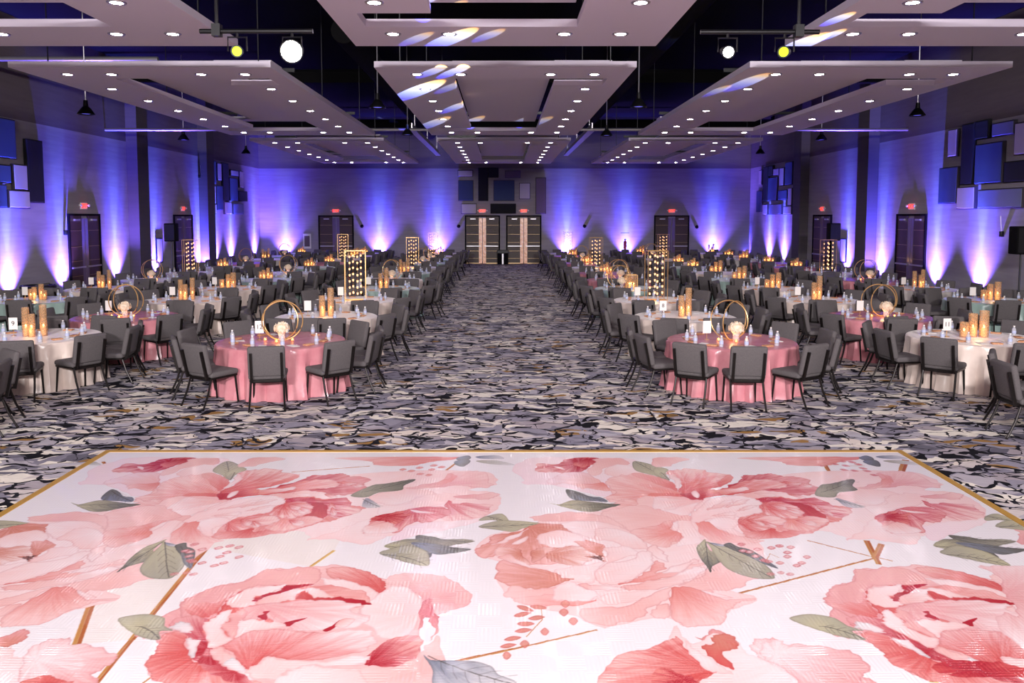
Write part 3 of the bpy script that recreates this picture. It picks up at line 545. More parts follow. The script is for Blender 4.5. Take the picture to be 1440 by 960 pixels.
# carpet: overlapping brush strokes
def carpet():
    m = bpy.data.materials.new('carpet'); m.use_nodes = True; nt = m.node_tree; b = nt.nodes['Principled BSDF']; b.inputs['Roughness'].default_value = .95
    b.inputs['Specular IOR Level'].default_value = .1
    N = nt.nodes.new; L = nt.links.new
    tc = N('ShaderNodeTexCoord')
    # carpet tiles of one metre, each shifted differently
    sep = N('ShaderNodeVectorMath'); sep.operation = 'FLOOR'; L(tc.outputs['Object'], sep.inputs[0])
    wn = N('ShaderNodeTexWhiteNoise'); wn.noise_dimensions = '2D'; L(sep.outputs[0], wn.inputs['Vector'])
    sc_ = N('ShaderNodeVectorMath'); sc_.operation = 'SCALE'; sc_.inputs['Scale'].default_value = .22; L(wn.outputs['Color'], sc_.inputs[0])
    ad = N('ShaderNodeVectorMath'); ad.operation = 'ADD'; L(tc.outputs['Object'], ad.inputs[0]); L(sc_.outputs[0], ad.inputs[1])
    nz = N('ShaderNodeTexNoise'); nz.inputs['Scale'].default_value = 2.6; nz.inputs['Detail'].default_value = 2; L(ad.outputs[0], nz.inputs['Vector'])
    sb = N('ShaderNodeVectorMath'); sb.operation = 'SUBTRACT'; sb.inputs[1].default_value = (.5, .5, .5); L(nz.outputs['Color'], sb.inputs[0])
    s2 = N('ShaderNodeVectorMath'); s2.operation = 'SCALE'; s2.inputs['Scale'].default_value = .44; L(sb.outputs[0], s2.inputs[0])
    wv = N('ShaderNodeVectorMath'); wv.operation = 'ADD'; L(ad.outputs[0], wv.inputs[0]); L(s2.outputs[0], wv.inputs[1])
    def layer(sx, sy, off, rand=1.0):
        mp = N('ShaderNodeMapping'); mp.inputs['Scale'].default_value = (sx, sy, 1); mp.inputs['Location'].default_value = (off, off * 1.7, 0); L(wv.outputs[0], mp.inputs[0])
        vo = N('ShaderNodeTexVoronoi'); vo.voronoi_dimensions = '2D'; vo.inputs['Scale'].default_value = 1; vo.inputs['Randomness'].default_value = rand; L(mp.outputs[0], vo.inputs['Vector'])
        sr = N('ShaderNodeSeparateColor'); L(vo.outputs['Color'], sr.inputs[0]); return mp, vo, sr
    def ramp(stops, src):
        r = N('ShaderNodeValToRGB'); r.color_ramp.interpolation = 'CONSTANT'; e = r.color_ramp.elements
        e[0].position = 0; e[0].color = stops[0][1]; e[1].position = stops[1][0]; e[1].color = stops[1][1]
        for p, c in stops[2:]:
            q = e.new(p); q.color = c
        L(src, r.inputs[0]); return r
    g = lambda *c: srgb(*c)
    mp1, v1, s1 = layer(3.0, 5.8, 0)
    base = ramp([(0, g(166, 162, 176)), (.2, g(198, 192, 200)), (.38, g(146, 142, 156)), (.5, g(186, 176, 182)), (.64, g(226, 216, 212)), (.78, g(152, 148, 164)), (.93, g(116, 113, 126))], s1.outputs[0])
    mp2, v2, s2_ = layer(3.2, 8.5, 5.3)
    top = ramp([(0, g(255, 248, 234)), (.55, g(248, 236, 224)), (.85, g(200, 196, 206))], s2_.outputs[1])
    def mixin(a, bcol, fac):
        x = N('ShaderNodeMix'); x.data_type = 'RGBA'; L(fac, x.inputs[0]); L(a, x.inputs[6])
        if isinstance(bcol, tuple): x.inputs[7].default_value = bcol
        else: L(bcol, x.inputs[7])
        return x.outputs[2]
    def gt(src, th, less=False):
        x = N('ShaderNodeMath'); x.operation = 'LESS_THAN' if less else 'GREATER_THAN'; L(src, x.inputs[0]); x.inputs[1].default_value = th; return x.outputs[0]
    def mul(a, c):
        x = N('ShaderNodeMath'); x.operation = 'MULTIPLY'; L(a, x.inputs[0]); L(c, x.inputs[1]); return x.outputs[0]
    c = mixin(base.outputs[0], top.outputs[0], gt(s2_.outputs[0], .68))
    mp3, v3, s3 = layer(2.2, 7, 11.1)
    c = mixin(c, g(172, 132, 78), mul(gt(s3.outputs[0], .93), gt(v3.outputs['Distance'], .42, True)))
    # fine fibre tone
    fn = N('ShaderNodeTexNoise'); fn.inputs['Scale'].default_value = 1; fn.inputs['Detail'].default_value = 3
    mf = N('ShaderNodeMapping'); mf.inputs['Scale'].default_value = (9, 30, 1); L(wv.outputs[0], mf.inputs[0]); L(mf.outputs[0], fn.inputs['Vector'])
    # thin dark contour strokes
    def contour(sx, sy, off, wd):
        mp = N('ShaderNodeMapping'); mp.inputs['Scale'].default_value = (sx, sy, 1); mp.inputs['Location'].default_value = (off, -off, 0); L(wv.outputs[0], mp.inputs[0])
        vo = N('ShaderNodeTexVoronoi'); vo.voronoi_dimensions = '2D'; vo.feature = 'DISTANCE_TO_EDGE'; vo.inputs['Scale'].default_value = 1; L(mp.outputs[0], vo.inputs['Vector'])
        mn = N('ShaderNodeTexNoise'); mn.inputs['Scale'].default_value = 1.6; mn.inputs['Detail'].default_value = 1; L(mp.outputs[0], mn.inputs['Vector'])
        th = N('ShaderNodeMapRange'); th.inputs[1].default_value = .42; th.inputs[2].default_value = .66; th.inputs[3].default_value = 0; th.inputs[4].default_value = wd; L(mn.outputs[0], th.inputs[0])
        x = N('ShaderNodeMath'); x.operation = 'LESS_THAN'; L(vo.outputs['Distance'], x.inputs[0]); L(th.outputs[0], x.inputs[1]); return x.outputs[0]
    dark = g(28, 27, 34)
    c = mixin(c, dark, contour(2.4, 4.1, 3.1, .13))
    c = mixin(c, g(40, 39, 48), contour(2.8, 5.2, 8.7, .08))
    mp4, v4, s4 = layer(2.0, 5.5, 21.7)
    c = mixin(c, dark, mul(gt(s4.outputs[0], .88), gt(v4.outputs['Distance'], .36, True)))
    bm = N('ShaderNodeMix'); bm.data_type = 'RGBA'; bm.blend_type = 'MULTIPLY'; bm.inputs[0].default_value = .35; L(c, bm.inputs[6]); L(fn.outputs[0], bm.inputs[7])
    L(bm.outputs[2], b.inputs['Base Color']); return m
M['carpet'] = carpet()
def wallpaper(name, col, col2):
    m = mat(name, col, .8); nt = m.node_tree; b = nt.nodes['Principled BSDF']
    tc = nt.nodes.new('ShaderNodeTexCoord'); mp = nt.nodes.new('ShaderNodeMapping'); mp.inputs['Scale'].default_value = (.6, .6, 7)
    n = nt.nodes.new('ShaderNodeTexNoise'); n.inputs['Detail'].default_value = 4; n.inputs['Scale'].default_value = 1.5
    mx = nt.nodes.new('ShaderNodeMix'); mx.data_type = 'RGBA'; mx.inputs[6].default_value = col; mx.inputs[7].default_value = col2
    nt.links.new(tc.outputs['Object'], mp.inputs[0]); nt.links.new(mp.outputs[0], n.inputs['Vector']); nt.links.new(n.outputs[0], mx.inputs[0]); nt.links.new(mx.outputs[2], b.inputs['Base Color']); return m
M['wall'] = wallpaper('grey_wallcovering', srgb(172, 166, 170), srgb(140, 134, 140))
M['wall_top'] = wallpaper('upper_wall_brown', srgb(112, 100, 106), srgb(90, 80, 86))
M['pilaster'] = wallpaper('pilaster_grey', srgb(92, 84, 90), srgb(74, 68, 76))
def wood():
    m = mat('dark_walnut', srgb(74, 54, 44), .45); nt = m.node_tree; b = nt.nodes['Principled BSDF']
    tc = nt.nodes.new('ShaderNodeTexCoord'); mp = nt.nodes.new('ShaderNodeMapping'); mp.inputs['Scale'].default_value = (2, 2, 30)
    n = nt.nodes.new('ShaderNodeTexNoise'); n.inputs['Detail'].default_value = 5
    r = nt.nodes.new('ShaderNodeValToRGB'); r.color_ramp.elements[0].color = srgb(42, 28, 24); r.color_ramp.elements[1].color = srgb(84, 58, 44)
    nt.links.new(tc.outputs['Object'], mp.inputs[0]); nt.links.new(mp.outputs[0], n.inputs['Vector']); nt.links.new(n.outputs[0], r.inputs[0]); nt.links.new(r.outputs[0], b.inputs['Base Color']); return m
M['wood'] = wood()

# ------------------------------------------------------------------ room shell
YN = -14.0
HT = 8.2; HL = 5.35
tag(MB().box(XL - .3, XR + .3, YN, ZB + .3, -.2, 0).build('floor', M['carpet']), kind='structure', label='patterned grey, black and cream carpet')
MBk = MB().box(XL - .3, XR + .3, YN, ZB + .3, HT, HT + .2); tag(MBk.build('ceiling', M['black']), kind='structure', label='black painted open ceiling')
tag(MB().box(XL - .3, XR + .3, ZB, ZB + .3, 0, HL).build('wall_back', M['wall']), kind='structure')
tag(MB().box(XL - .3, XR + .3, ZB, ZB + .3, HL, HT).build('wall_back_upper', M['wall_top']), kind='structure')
tag(MB().box(XL - .3, XL, YN, ZB, 0, HL).build('wall_left', M['wall']), kind='structure')
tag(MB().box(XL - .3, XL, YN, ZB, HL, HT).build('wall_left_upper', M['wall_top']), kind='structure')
tag(MB().box(XR, XR + .3, YN, ZB, 0, HL).build('wall_right', M['wall']), kind='structure')
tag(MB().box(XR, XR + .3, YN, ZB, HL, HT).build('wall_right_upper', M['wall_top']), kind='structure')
tag(MB().box(XL - .3, XR + .3, YN - .3, YN, 0, HT).build('wall_front', M['wall']), kind='structure')
for side, X, s in (('left', XL, 1), ('right', XR, -1)):
    b_ = MB().box(min(X, X + s * .015), max(X, X + s * .015), YN, ZB, 0, .14); tag(b_.build('baseboard_' + side, M['black']), kind='structure')
tag(MB().box(XL, XR, ZB - .015, ZB, 0, .14).build('baseboard_back', M['black']), kind='structure')
# shallow pilasters on the side walls
for i, (X, s, u) in enumerate(((XL, 1, 190), (XL, 1, 287), (XR, -1, 1224), (XR, -1, 1130))):
    Y = abs(X) * F / abs(u - CX)
    tag(MB().box(min(X, X + s * .4), max(X, X + s * .4), Y - .45, Y + .45, 0, HT).build('trim_%d' % (i + 1), M['pilaster']), kind='structure')

# ------------------------------------------------------------------ dance floor
def dance_floor():
    cv = paint()
    ys_far = GY1 - (np.arange(NH) + .5)[::-1] * 0
    x0, x1, y0, y1 = -4.33, 4.37, -.1, 8.62
    xs = np.arange(x0, x1 + 1e-6, .0051); ya = np.arange(y0, 4.05, .03); yb = []
    y = ya[-1] + .006
    while y < y1: yb.append(y); y += .0055
    ys = np.concatenate([ya, yb, [y1]])
    nx, ny = len(xs), len(ys)
    Xg, Yg = np.meshgrid(xs, ys); co = np.zeros((nx * ny, 3), np.float32); co[:, 0] = Xg.ravel(); co[:, 1] = Yg.ravel(); co[:, 2] = .022
    me = bpy.data.meshes.new('dance_floor'); me.vertices.add(nx * ny); me.vertices.foreach_set('co', co.ravel())
    i = np.arange(ny - 1)[:, None] * nx + np.arange(nx - 1)[None, :]; q = np.stack([i, i + 1, i + nx + 1, i + nx], -1).reshape(-1, 4).astype(np.int32)
    me.loops.add(q.size); me.polygons.add(len(q)); me.loops.foreach_set('vertex_index', q.ravel())
    me.polygons.foreach_set('loop_start', np.arange(0, q.size, 4, dtype=np.int32)); me.polygons.foreach_set('loop_total', np.full(len(q), 4, np.int32))
    me.update()
    Ys = np.where(Yg < GY0 + .02, Yg + 4.36, Yg)
    ix = np.clip(((Xg - GX0) / GS).astype(int), 0, NW - 1); iy = np.clip(((Ys - GY0) / GS).astype(int), 0, NH - 1)
    rgb = cv[iy, ix].reshape(-1, 3) / 255.0
    lin = np.where(rgb < .04045, rgb / 12.92, ((rgb + .055) / 1.055) ** 2.4)
    ca = me.color_attributes.new('print', 'FLOAT_COLOR', 'POINT')
    ca.data.foreach_set('color', np.concatenate([lin, np.ones((len(lin), 1))], 1).astype(np.float32).ravel())
    m = mat('floral_vinyl', srgb(245, 240, 242), .1, Specular_IOR_Level=.8); nt = m.node_tree; b = nt.nodes['Principled BSDF']
    a = nt.nodes.new('ShaderNodeVertexColor'); a.layer_name = 'print'; nt.links.new(a.outputs[0], b.inputs['Base Color'])
    # fine woven relief of the vinyl: squares of parallel ridges, alternating in direction
    tc = nt.nodes.new('ShaderNodeTexCoord'); ck = nt.nodes.new('ShaderNodeTexChecker'); ck.inputs['Scale'].default_value = 6.2
    w1 = nt.nodes.new('ShaderNodeTexWave'); w1.bands_direction = 'X'; w1.inputs['Scale'].default_value = 12; w1.inputs['Distortion'].default_value = .6
    w2 = nt.nodes.new('ShaderNodeTexWave'); w2.bands_direction = 'Y'; w2.inputs['Scale'].default_value = 12; w2.inputs['Distortion'].default_value = .6
    mx = nt.nodes.new('ShaderNodeMix'); L = nt.links.new
    for w_ in (w1, w2, ck): L(tc.outputs['Object'], w_.inputs['Vector'])
    L(ck.outputs['Fac'], mx.inputs[0]); L(w1.outputs['Fac'], mx.inputs[2]); L(w2.outputs['Fac'], mx.inputs[3])
    bp = nt.nodes.new('ShaderNodeBump'); bp.inputs['Strength'].default_value = .16; bp.inputs['Distance'].default_value = .003; L(mx.outputs[0], bp.inputs['Height']); L(bp.outputs[0], b.inputs['Normal'])
    me.materials.append(m)
    o = bpy.data.objects.new('dance_floor', me); C.objects.link(o)
    tag(o, 'white dance floor printed with large pink peonies and gold lines', 'dance floor')
    g = mat('gold_edging', srgb(206, 160, 74), .4, .3)
    t = .07
    bd = MB().box(x0 - t, x1 + t, y1, y1 + t, 0, .026).box(x0 - t, x1 + t, y0 - t, y0, 0, .026).box(x0 - t, x0, y0, y1, 0, .026).box(x1, x1 + t, y0, y1, 0, .026)
    bd.build('gold_edge_strip', g, o); MB().box(x0, x1, y0, y1, .001, .018).build('floor_board', M['white'], o)
dance_floor()
# ------------------------------------------------------------------ lights of the house
def spot(name, loc, target, power, col, size=60, blend=.5, rad=.05, parent=None):
    l = bpy.data.lights.new(name, 'SPOT'); l.energy = power; l.color = col; l.spot_size = R_(size); l.spot_blend = blend; l.shadow_soft_size = rad
    o = bpy.data.objects.new(name, l); C.objects.link(o); o.location = loc
    d = (Vector(target) - Vector(loc)); o.rotation_euler = d.to_track_quat('-Z', 'Y').to_euler()
    return o
# stage wash lights hanging behind the camera
for x in (-3.6, 3.6):
    l = bpy.data.lights.new('stage_wash', 'AREA'); l.shape = 'RECTANGLE'; l.size = 2.2; l.size_y = .8; l.energy = WASH; l.color = (1, .95, .965)
    o = bpy.data.objects.new('stage_wash', l); C.objects.link(o); o.location = (x, -10.0, 6.2)
    o.rotation_euler = (Vector((x * .6, 14, 0)) - o.location).to_track_quat('-Z', 'Y').to_euler()


# ------------------------------------------------------------------ hung ceiling panels
def ceiling_panel(cx, y0, lab, col_name, row, rows):
    W, Lp, th = 4.8, 12.0, .11
    X = lambda a: cx + a; x0, x1 = X(-2.4), X(2.4); y1 = y0 + Lp
    a0, a1, b0, b1 = X(-1.02), X(1.02), y0 + 1.2, y1 - 1.3
    r = empty('ceiling_panel', (cx, y0 + Lp / 2, PH)); tag(r, lab, 'ceiling panel', 'white hung ceiling panels')
    m = MB(); z0, z1 = PH, PH + th
    m.box(x0, a0, y0, b1 - .75, z0, z1).box(x0, X(-2.02), b1 - .75, b1, z0, z1).box(a0, a1, y0, b0, z0, z1).box(a1, X(2.02), y0, b0, z0, z1)
    m.box(X(2.02), x1, y0, b0 + .75, z0, z1).box(a1, x1, b0 + .75, b1, z0, z1).box(x0, x1, b1, y1, z0, z1)
    o = m.build('board_frame', M['panel_white'], r); o.location = (-cx, -(y0 + Lp / 2), -PH)
    m = MB().box(a0 - .02, a1 - .05, b0 - .05, b1 - .3, PH + .26, PH + .34).box(X(-2.1), a0 - .02, b1 - .9, b1 - .3, PH + .26, PH + .34).box(a1 - .05, X(2.1), b0 - .1, b0 + .66, PH + .26, PH + .34)
    o = m.build('recessed_board', M['panel_white'], r); o.location = (-cx, -(y0 + Lp / 2), -PH)
    m = MB()
    for x in (x0 + .4, x1 - .4):
        for y in (y0 + .6, y0 + 6, y1 - .6): m.tube([(x, y, PH + .1), (x, y, HT)], .012, 5)
    for y in (y0 + 2.5, y1 - 2.5): m.box(x0 + .2, x1 - .2, y - .02, y + .02, PH + .36, PH + .44)
    o = m.build('hanger_rods', M['blackm'], r); o.location = (-cx, -(y0 + Lp / 2), -PH)
    ys = [y0 + .7 + (Lp - 1.56) * i / 6 for i in range(7)]
    P = []
    for i, y in enumerate(ys):
        if y < 7.4 and row == 0 and (col_name != 'middle' or y < 3): continue
        xs = (-1.69, -.85, .87, 1.71) if i in (0, 6) else (-1.69, 1.71)
        for k, x in enumerate(xs):
            P.append((X(x), y, i, k, len(xs)))
    return P
DL = MB().lathe([(.085, -.012), (.12, -.012), (.125, 0)], 16, bottom=False, top=False).mesh('downlight_trim', M['steel'], True)
DLL = MB().add([(.085 * math.cos(k * math.pi / 4), -.085 * math.sin(k * math.pi / 4), -.008) for k in range(8)], [tuple(range(8))]).mesh('downlight_lens', M['lens'])
cols = (('left', -6.63), ('middle', .06), ('right', 6.93)); rown = ('nearest the stage', 'in the middle row', 'farthest, by the back wall')
for row, y0 in enumerate((1.0, 14.8, 28.75)):
    for cn, cx in cols:
        P = ceiling_panel(cx, y0, 'white hung ceiling panel with recessed centre, %s column, %s' % (cn, ('nearest the dance floor', 'second from the stage', 'nearest the back wall')[row]), cn, row, 3)
        rs = {}
        for (x, y, i, k, n) in P:
            o = bpy.data.objects.new('downlight', DL); C.objects.link(o); o.location = (x, y, PH)
            if n == 4: where = ('near' if i == 0 else 'far') + '-edge light %s' % ('at its left corner', 'second from left', 'second from right', 'at its right corner')[k]
            else: where = '%s-edge light %s from its near end' % (('left', 'right')[k], ('', 'second', 'third', 'fourth', 'fifth', 'sixth', '')[i])
            tag(o, 'round downlight in %s %s panel, %s' % (('front', 'second', 'back')[row], cn, where), 'downlight', 'downlights in the ceiling panels')
            q = bpy.data.objects.new('lens', DLL); C.objects.link(q); q.parent = o

# ------------------------------------------------------------------ ceiling services
def pendant(u, v, Y, lab, s=1.0):
    x, z = at_Y(u, v, Y); r = empty('pendant_lamp', (x, Y, z)); tag(r, lab, 'pendant lamp', 'small dark pendant lamps between the panels')
    MB().lathe([(.05, .34), (.06, .2), (.1, .16), (.2, .02), (.2, 0), (.19, .0), (.09, .14), (.0, .16)], 14).build('lamp_shade', M['blackm'], r, True)
    MB().tube([(0, 0, .3), (0, 0, HT - z)], .014, 6).build('stem', M['steel'], r)
    MB().lathe([(0, .02), (.1, .02)], 12, top=False, bottom=False).build('bulb', mat('violet_bulb', srgb(120, 120, 220), .4, emit=srgb(110, 110, 255), strength=.7), r)
for a in ((531, 152, 19, 'left of the second middle panel, near'), (573, 190, 26, 'left of the second middle panel, far'), (898, 151, 19, 'right of the second middle panel, near'), (853, 191, 26, 'right of the second middle panel, far'),
          (121, 161, 19.5, 'by the left wall, nearest the stage'), (258, 197, 28, 'by the left wall, middle one'), (346, 216, 35, 'by the left wall, farthest'),
          (1290, 163, 21, 'by the right wall, nearest the stage'), (1155, 197, 28, 'by the right wall, middle one'), (1069, 216, 35, 'by the right wall, farthest')):
    pendant(a[0], a[1], a[2], 'small dark pendant lamp ' + a[3])
def pipe(p, q, r, lab, name='ceiling_pipe', m='blackm'):
    o = MB().tube([p, q], r, 10).build(name, M[m]); tag(o, lab, 'pipe' if 'pipe' in name else 'duct'); return o
pipe((XL, 27.7, 5.62), (XR, 27.7, 5.62), .05, 'long thin pipe running across the hall between the panel rows', m='steel')
pipe((XL, 20.5, 6.6), (-8.7, 20.5, 6.6), .06, 'short pipe from left wall above the left panel', m='steel')
for x, y0, y1, z, n_ in ((-3.9, 20, 44, 7.2, 'left'), (3.9, 6, 40, 7.0, 'right')):
    m = MB().tube([(x, y0, z), (x, y1, z)], .32, 16); tag(m.build('ventilation_duct', M['black'], smooth=True), 'round black ventilation duct in the %s ceiling gap' % n_, 'duct')
for k, (y, n_) in enumerate(((13.9, 'first'), (27.7, 'second'), (41.5, 'last'))):
    m = MB()
    m.box(XL, XR, y - .1, y + .1, 7.2, 7.24).box(XL, XR, y - .1, y + .1, 7.6, 7.64).box(XL, XR, y - .015, y + .015, 7.2, 7.64)
    for side in ((XL + .02), (XR - .02)): m.box(side - .02, side + .02, y - .2, y + .2, 7.0, 7.8)
    tag(m.build('roof_beam', M['black']), 'dark steel roof beam across the hall, %s from the stage' % n_, 'beam')
for s, n_ in ((-1, 'left'), (1, 'right')):
    x = 3.25 * s
    m = MB().box(x - .12, x + .12, 29, 41, 5.75, 5.8).box(x - .02, x + .02, 29, 41, 5.8, 6.0)
    for y in (30, 35, 40): m.tube([(x, y, 5.9), (x, y, HT - .01)], .012, 5)
    tag(m.build('cable_tray', M['steel']), 'long metal cable tray in the far %s gap between panels' % n_, 'cable tray')
# lighting bars with two spotlights each
def light_bar(s, lab):
    Y = 9.5; us = ((281, 440) if s < 0 else (985, 1152)); v = 45 if s > 0 else 44
    xa, z = at_Y(us[0], v, Y); xb, _ = at_Y(us[1], v, Y)
    r = empty('lighting_bar', ((xa + xb) / 2, Y, z)); tag(r, lab, 'lighting bar'); L_ = (xb - xa) / 2
    MB().tube([(-L_, 0, 0), (L_, 0, 0)], .028, 10).build('bar', M['blackm'], r, True)
    hx = at_Y(305 if s < 0 else 1123, v, Y)[0] - (xa + xb) / 2
    MB().tube([(hx, 0, -.05), (hx, 0, HT - z)], .022, 8).box(hx - .05, hx + .05, -.05, .05, -.06, .08).build('drop_pipe', M['blackm'], r)
    return z
def fixture(u, v, Y, zbar, lens, lab, face, pw=0, col=(1, 1, 1), tgt=None, rad=.055):
    x, z = at_Y(u, v, Y); r = empty('stage_spotlight', (x, Y, z)); tag(r, lab, 'spotlight')
    q = Vector(face).normalized().to_track_quat('Z', 'Y').to_matrix().to_4x4()
    MB().lathe([(.04, -.3), (rad * .8, -.27), (rad * .9, -.1), (rad, -.05), (rad + .015, .06), (rad + .015, .07), (rad, .07), (rad, .04)], 18, q, top=False).build('housing', M['blackm'], r, True)
    MB().lathe([(0, .045), (rad, .045)], 18, q, top=False, bottom=False).build('lens', lens, r)
    MB().tube([(-.11, 0, 0), (-.11, 0, .16), (.11, 0, .16), (.11, 0, 0)], .012, 6).tube([(0, 0, .16), (0, 0, zbar - z)], .016, 6).build('yoke', M['blackm'], r)
    if pw:
        p = Vector((x, Y, z)) + Vector(face).normalized() * .12; spot('beam', p, tgt, pw, col, 70, .6, .08)
zb = light_bar(-1, 'dark lighting bar hanging left of the front middle panel'); zr = light_bar(1, 'dark lighting bar hanging right of the front middle panel')
fixture(411, 72, 9.5, zb, M['beam'], 'dazzling warm spotlight on the left lighting bar', (.1, -1, -.25), SPOTW, (1, .75, .5), (-1, 0, .5), .12)
fixture(334, 72, 9.5, zb, M['green_lens'], 'yellow-green lit spotlight at left end of the left bar', (.2, -1, -.2))
fixture(1023, 73, 9.5, zr, M['beamw'], 'dazzling white spotlight on the right lighting bar', (-.1, -1, -.25), SPOTW * .6, (1, .95, 1), (1, 0, .5), .06)
fixture(1103, 73, 9.5, zr, M['green_lens'], 'yellow-green lit spotlight at right end of the right bar', (-.5, -1, -.2))

# light patches that a pattern projector by the right of the dance floor throws on the ceiling panels
def gobo(u, v, du, dv, power, src=(6.2, 0.0, 2.2), z=None):
    z = PH if z is None else z
    X, Y = px_at_z(u, v, z); X = float(X); Y = float(Y)
    l = bpy.data.lights.new('gobo_beam', 'SPOT'); S = Vector(src); T_ = Vector((X, Y, z)); d = (T_ - S).length; power = power * d ** 3
    l.energy = power; l.shadow_soft_size = .004; l.spot_size = 2 * math.atan(du * .78 * Y / F / d); l.spot_blend = .25; l.use_nodes = True
    nt = l.node_tree; em = nt.nodes['Emission']
    tc = nt.nodes.new('ShaderNodeTexCoord'); sp = nt.nodes.new('ShaderNodeSeparateXYZ'); nt.links.new(tc.outputs['Normal'], sp.inputs[0])
    dv_ = nt.nodes.new('ShaderNodeMath'); dv_.operation = 'DIVIDE'; nt.links.new(sp.outputs[1], dv_.inputs[0]); nt.links.new(sp.outputs[2], dv_.inputs[1])
    mr = nt.nodes.new('ShaderNodeMapRange'); k = math.tan(l.spot_size / 2); mr.inputs[1].default_value = -k; mr.inputs[2].default_value = k; nt.links.new(dv_.outputs[0], mr.inputs[0])
    r = nt.nodes.new('ShaderNodeValToRGB'); e = r.color_ramp.elements
    e[0].position = 0; e[0].color = (1, .35, .02, 1); e[1].position = 1; e[1].color = (.06, .04, 1, 1)
    q = e.new(.18); q.color = (1, .75, .3, 1); q = e.new(.34); q.color = (.75, .82, 1, 1); q = e.new(.6); q.color = (.3, .42, 1, 1); q = e.new(.8); q.color = (.08, .1, 1, 1)
    nt.links.new(mr.outputs[0], r.inputs[0]); nt.links.new(r.outputs[0], em.inputs['Color'])
    o = bpy.data.objects.new('gobo_beam', l); C.objects.link(o); o.location = S; o.rotation_euler = (T_ - S).to_track_quat('-Z', 'Y').to_euler()
for u, v, du, p in GOBOS: gobo(u, v, du, 0, p * GOBO_W)
# ------------------------------------------------------------------ doors with exit signs
def door_pair(n, c, face, lit, lab):
    """double door, local +Y is the wall's inner side; face = rotation about z"""
    r = empty('door_%d' % n, c, face); tag(r, lab, None, kind='structure')
    W, H = 1.84, 2.66
    MB().box(-W / 2 - .07, -W / 2, -.01, .06, 0, H + .07).box(W / 2, W / 2 + .07, -.01, .06, 0, H + .07).box(-W / 2, W / 2, -.01, .06, H, H + .07).build('door_frame', M['black'], r)
    for s in (-1, 1):
        xa, xb = sorted((s * .02, s * W / 2)); g0, g1 = sorted((s * .02, s * .2))
        q0, q1 = sorted((s * .2, s * W / 2))
        o = MB().box(q0, q1, -.005, .035, .01, H).build('door_leaf', M['wood'], r)
        MB().box(g0, g1, -.005, .03, .02, H - .08).build('glass_strip', M['doorglass' if lit else 'doorglass_dark'], o)
        m = MB()
        for z in (.3, .72, 1.2, 1.66, 2.18): m.box(q0 + .02, q1 - .02, .035, .039, z, z + .012)
        m.box(q0, q1, .035, .042, .01, .06); m.build('inlay_line', M['brass'], o)
        MB().box(*sorted((s * .1, s * .9)), .045, .085, .98, 1.03).build('push_bar', M['steel'], o)
        MB().box(*sorted((s * .38, s * .68)), .035, .1, H - .16, H - .1).build('door_closer', M['steel'], o)
def exit_sign(c, face, lab):
    r = empty('exit_sign', c, face); tag(r, lab, 'exit sign', 'red exit signs above the doors')
    MB().rbox(-.19, .19, -.002, .045, -.11, .11, .01, n=1).build('sign_case', M['white'], r)
    lettering('exit_lettering', 'EXIT', .19, M['red_led'], r, (0, .05, 0), (math.pi / 2, 0, math.pi), .003)
    for s in (-1, 1): MB().lathe([(.03, -.04), (.045, .04), (.0, .041)], 10, Matrix.Translation((s * .25, .05, .02)) @ Matrix.Rotation(-math.pi / 2, 4, 'X')).build('emergency_lamp', M['white'], r)
    l = bpy.data.lights.new('exit_glow', 'POINT'); l.energy = .6; l.color = (1, .12, .06); l.shadow_soft_size = .08
    q = bpy.data.objects.new('exit_glow', l); C.objects.link(q); q.parent = r; q.location = (0, .14, 0)
M['brass'] = mat('brass_inlay', srgb(190, 160, 120), .35, .7)
M['doorglass'] = mat('lit_lobby_glass', srgb(196, 150, 124), .2, emit=srgb(214, 160, 130), strength=.42, var=(7, srgb(250, 214, 196), 1))
M['doorglass_dark'] = mat('dark_lobby_glass', srgb(120, 100, 130), .12)
def dX(u): return at_Y(u, 340, ZB)[0]
n = 0
for u, lit, nm in ((678.5, 1, 'left door of the central pair'), (736.5, 1, 'right door of the central pair'), (473, 0, 'left door in the back wall'), (944, 0, 'right door in the back wall')):
    n += 1; door_pair(n, (dX(u), ZB - .0, 0), math.pi, lit, 'dark walnut double door, ' + nm)
    exit_sign((dX(u), ZB, 2.98), math.pi, 'red EXIT sign over the ' + nm)
for X, u, nm in ((XL, 119, 'front door in the left wall'), (XL, 258, 'far door in the left wall'), (XR, 1281, 'front door in the right wall'), (XR, 1156, 'far door in the right wall')):
    n += 1; Y = abs(X) * F / abs(u - CX); fa = -math.pi / 2 if X < 0 else math.pi / 2
    door_pair(n, (X, Y, 0), fa, 0, 'dark walnut double door, ' + nm); exit_sign((X, Y, 2.98), fa, 'red EXIT sign over the ' + nm)

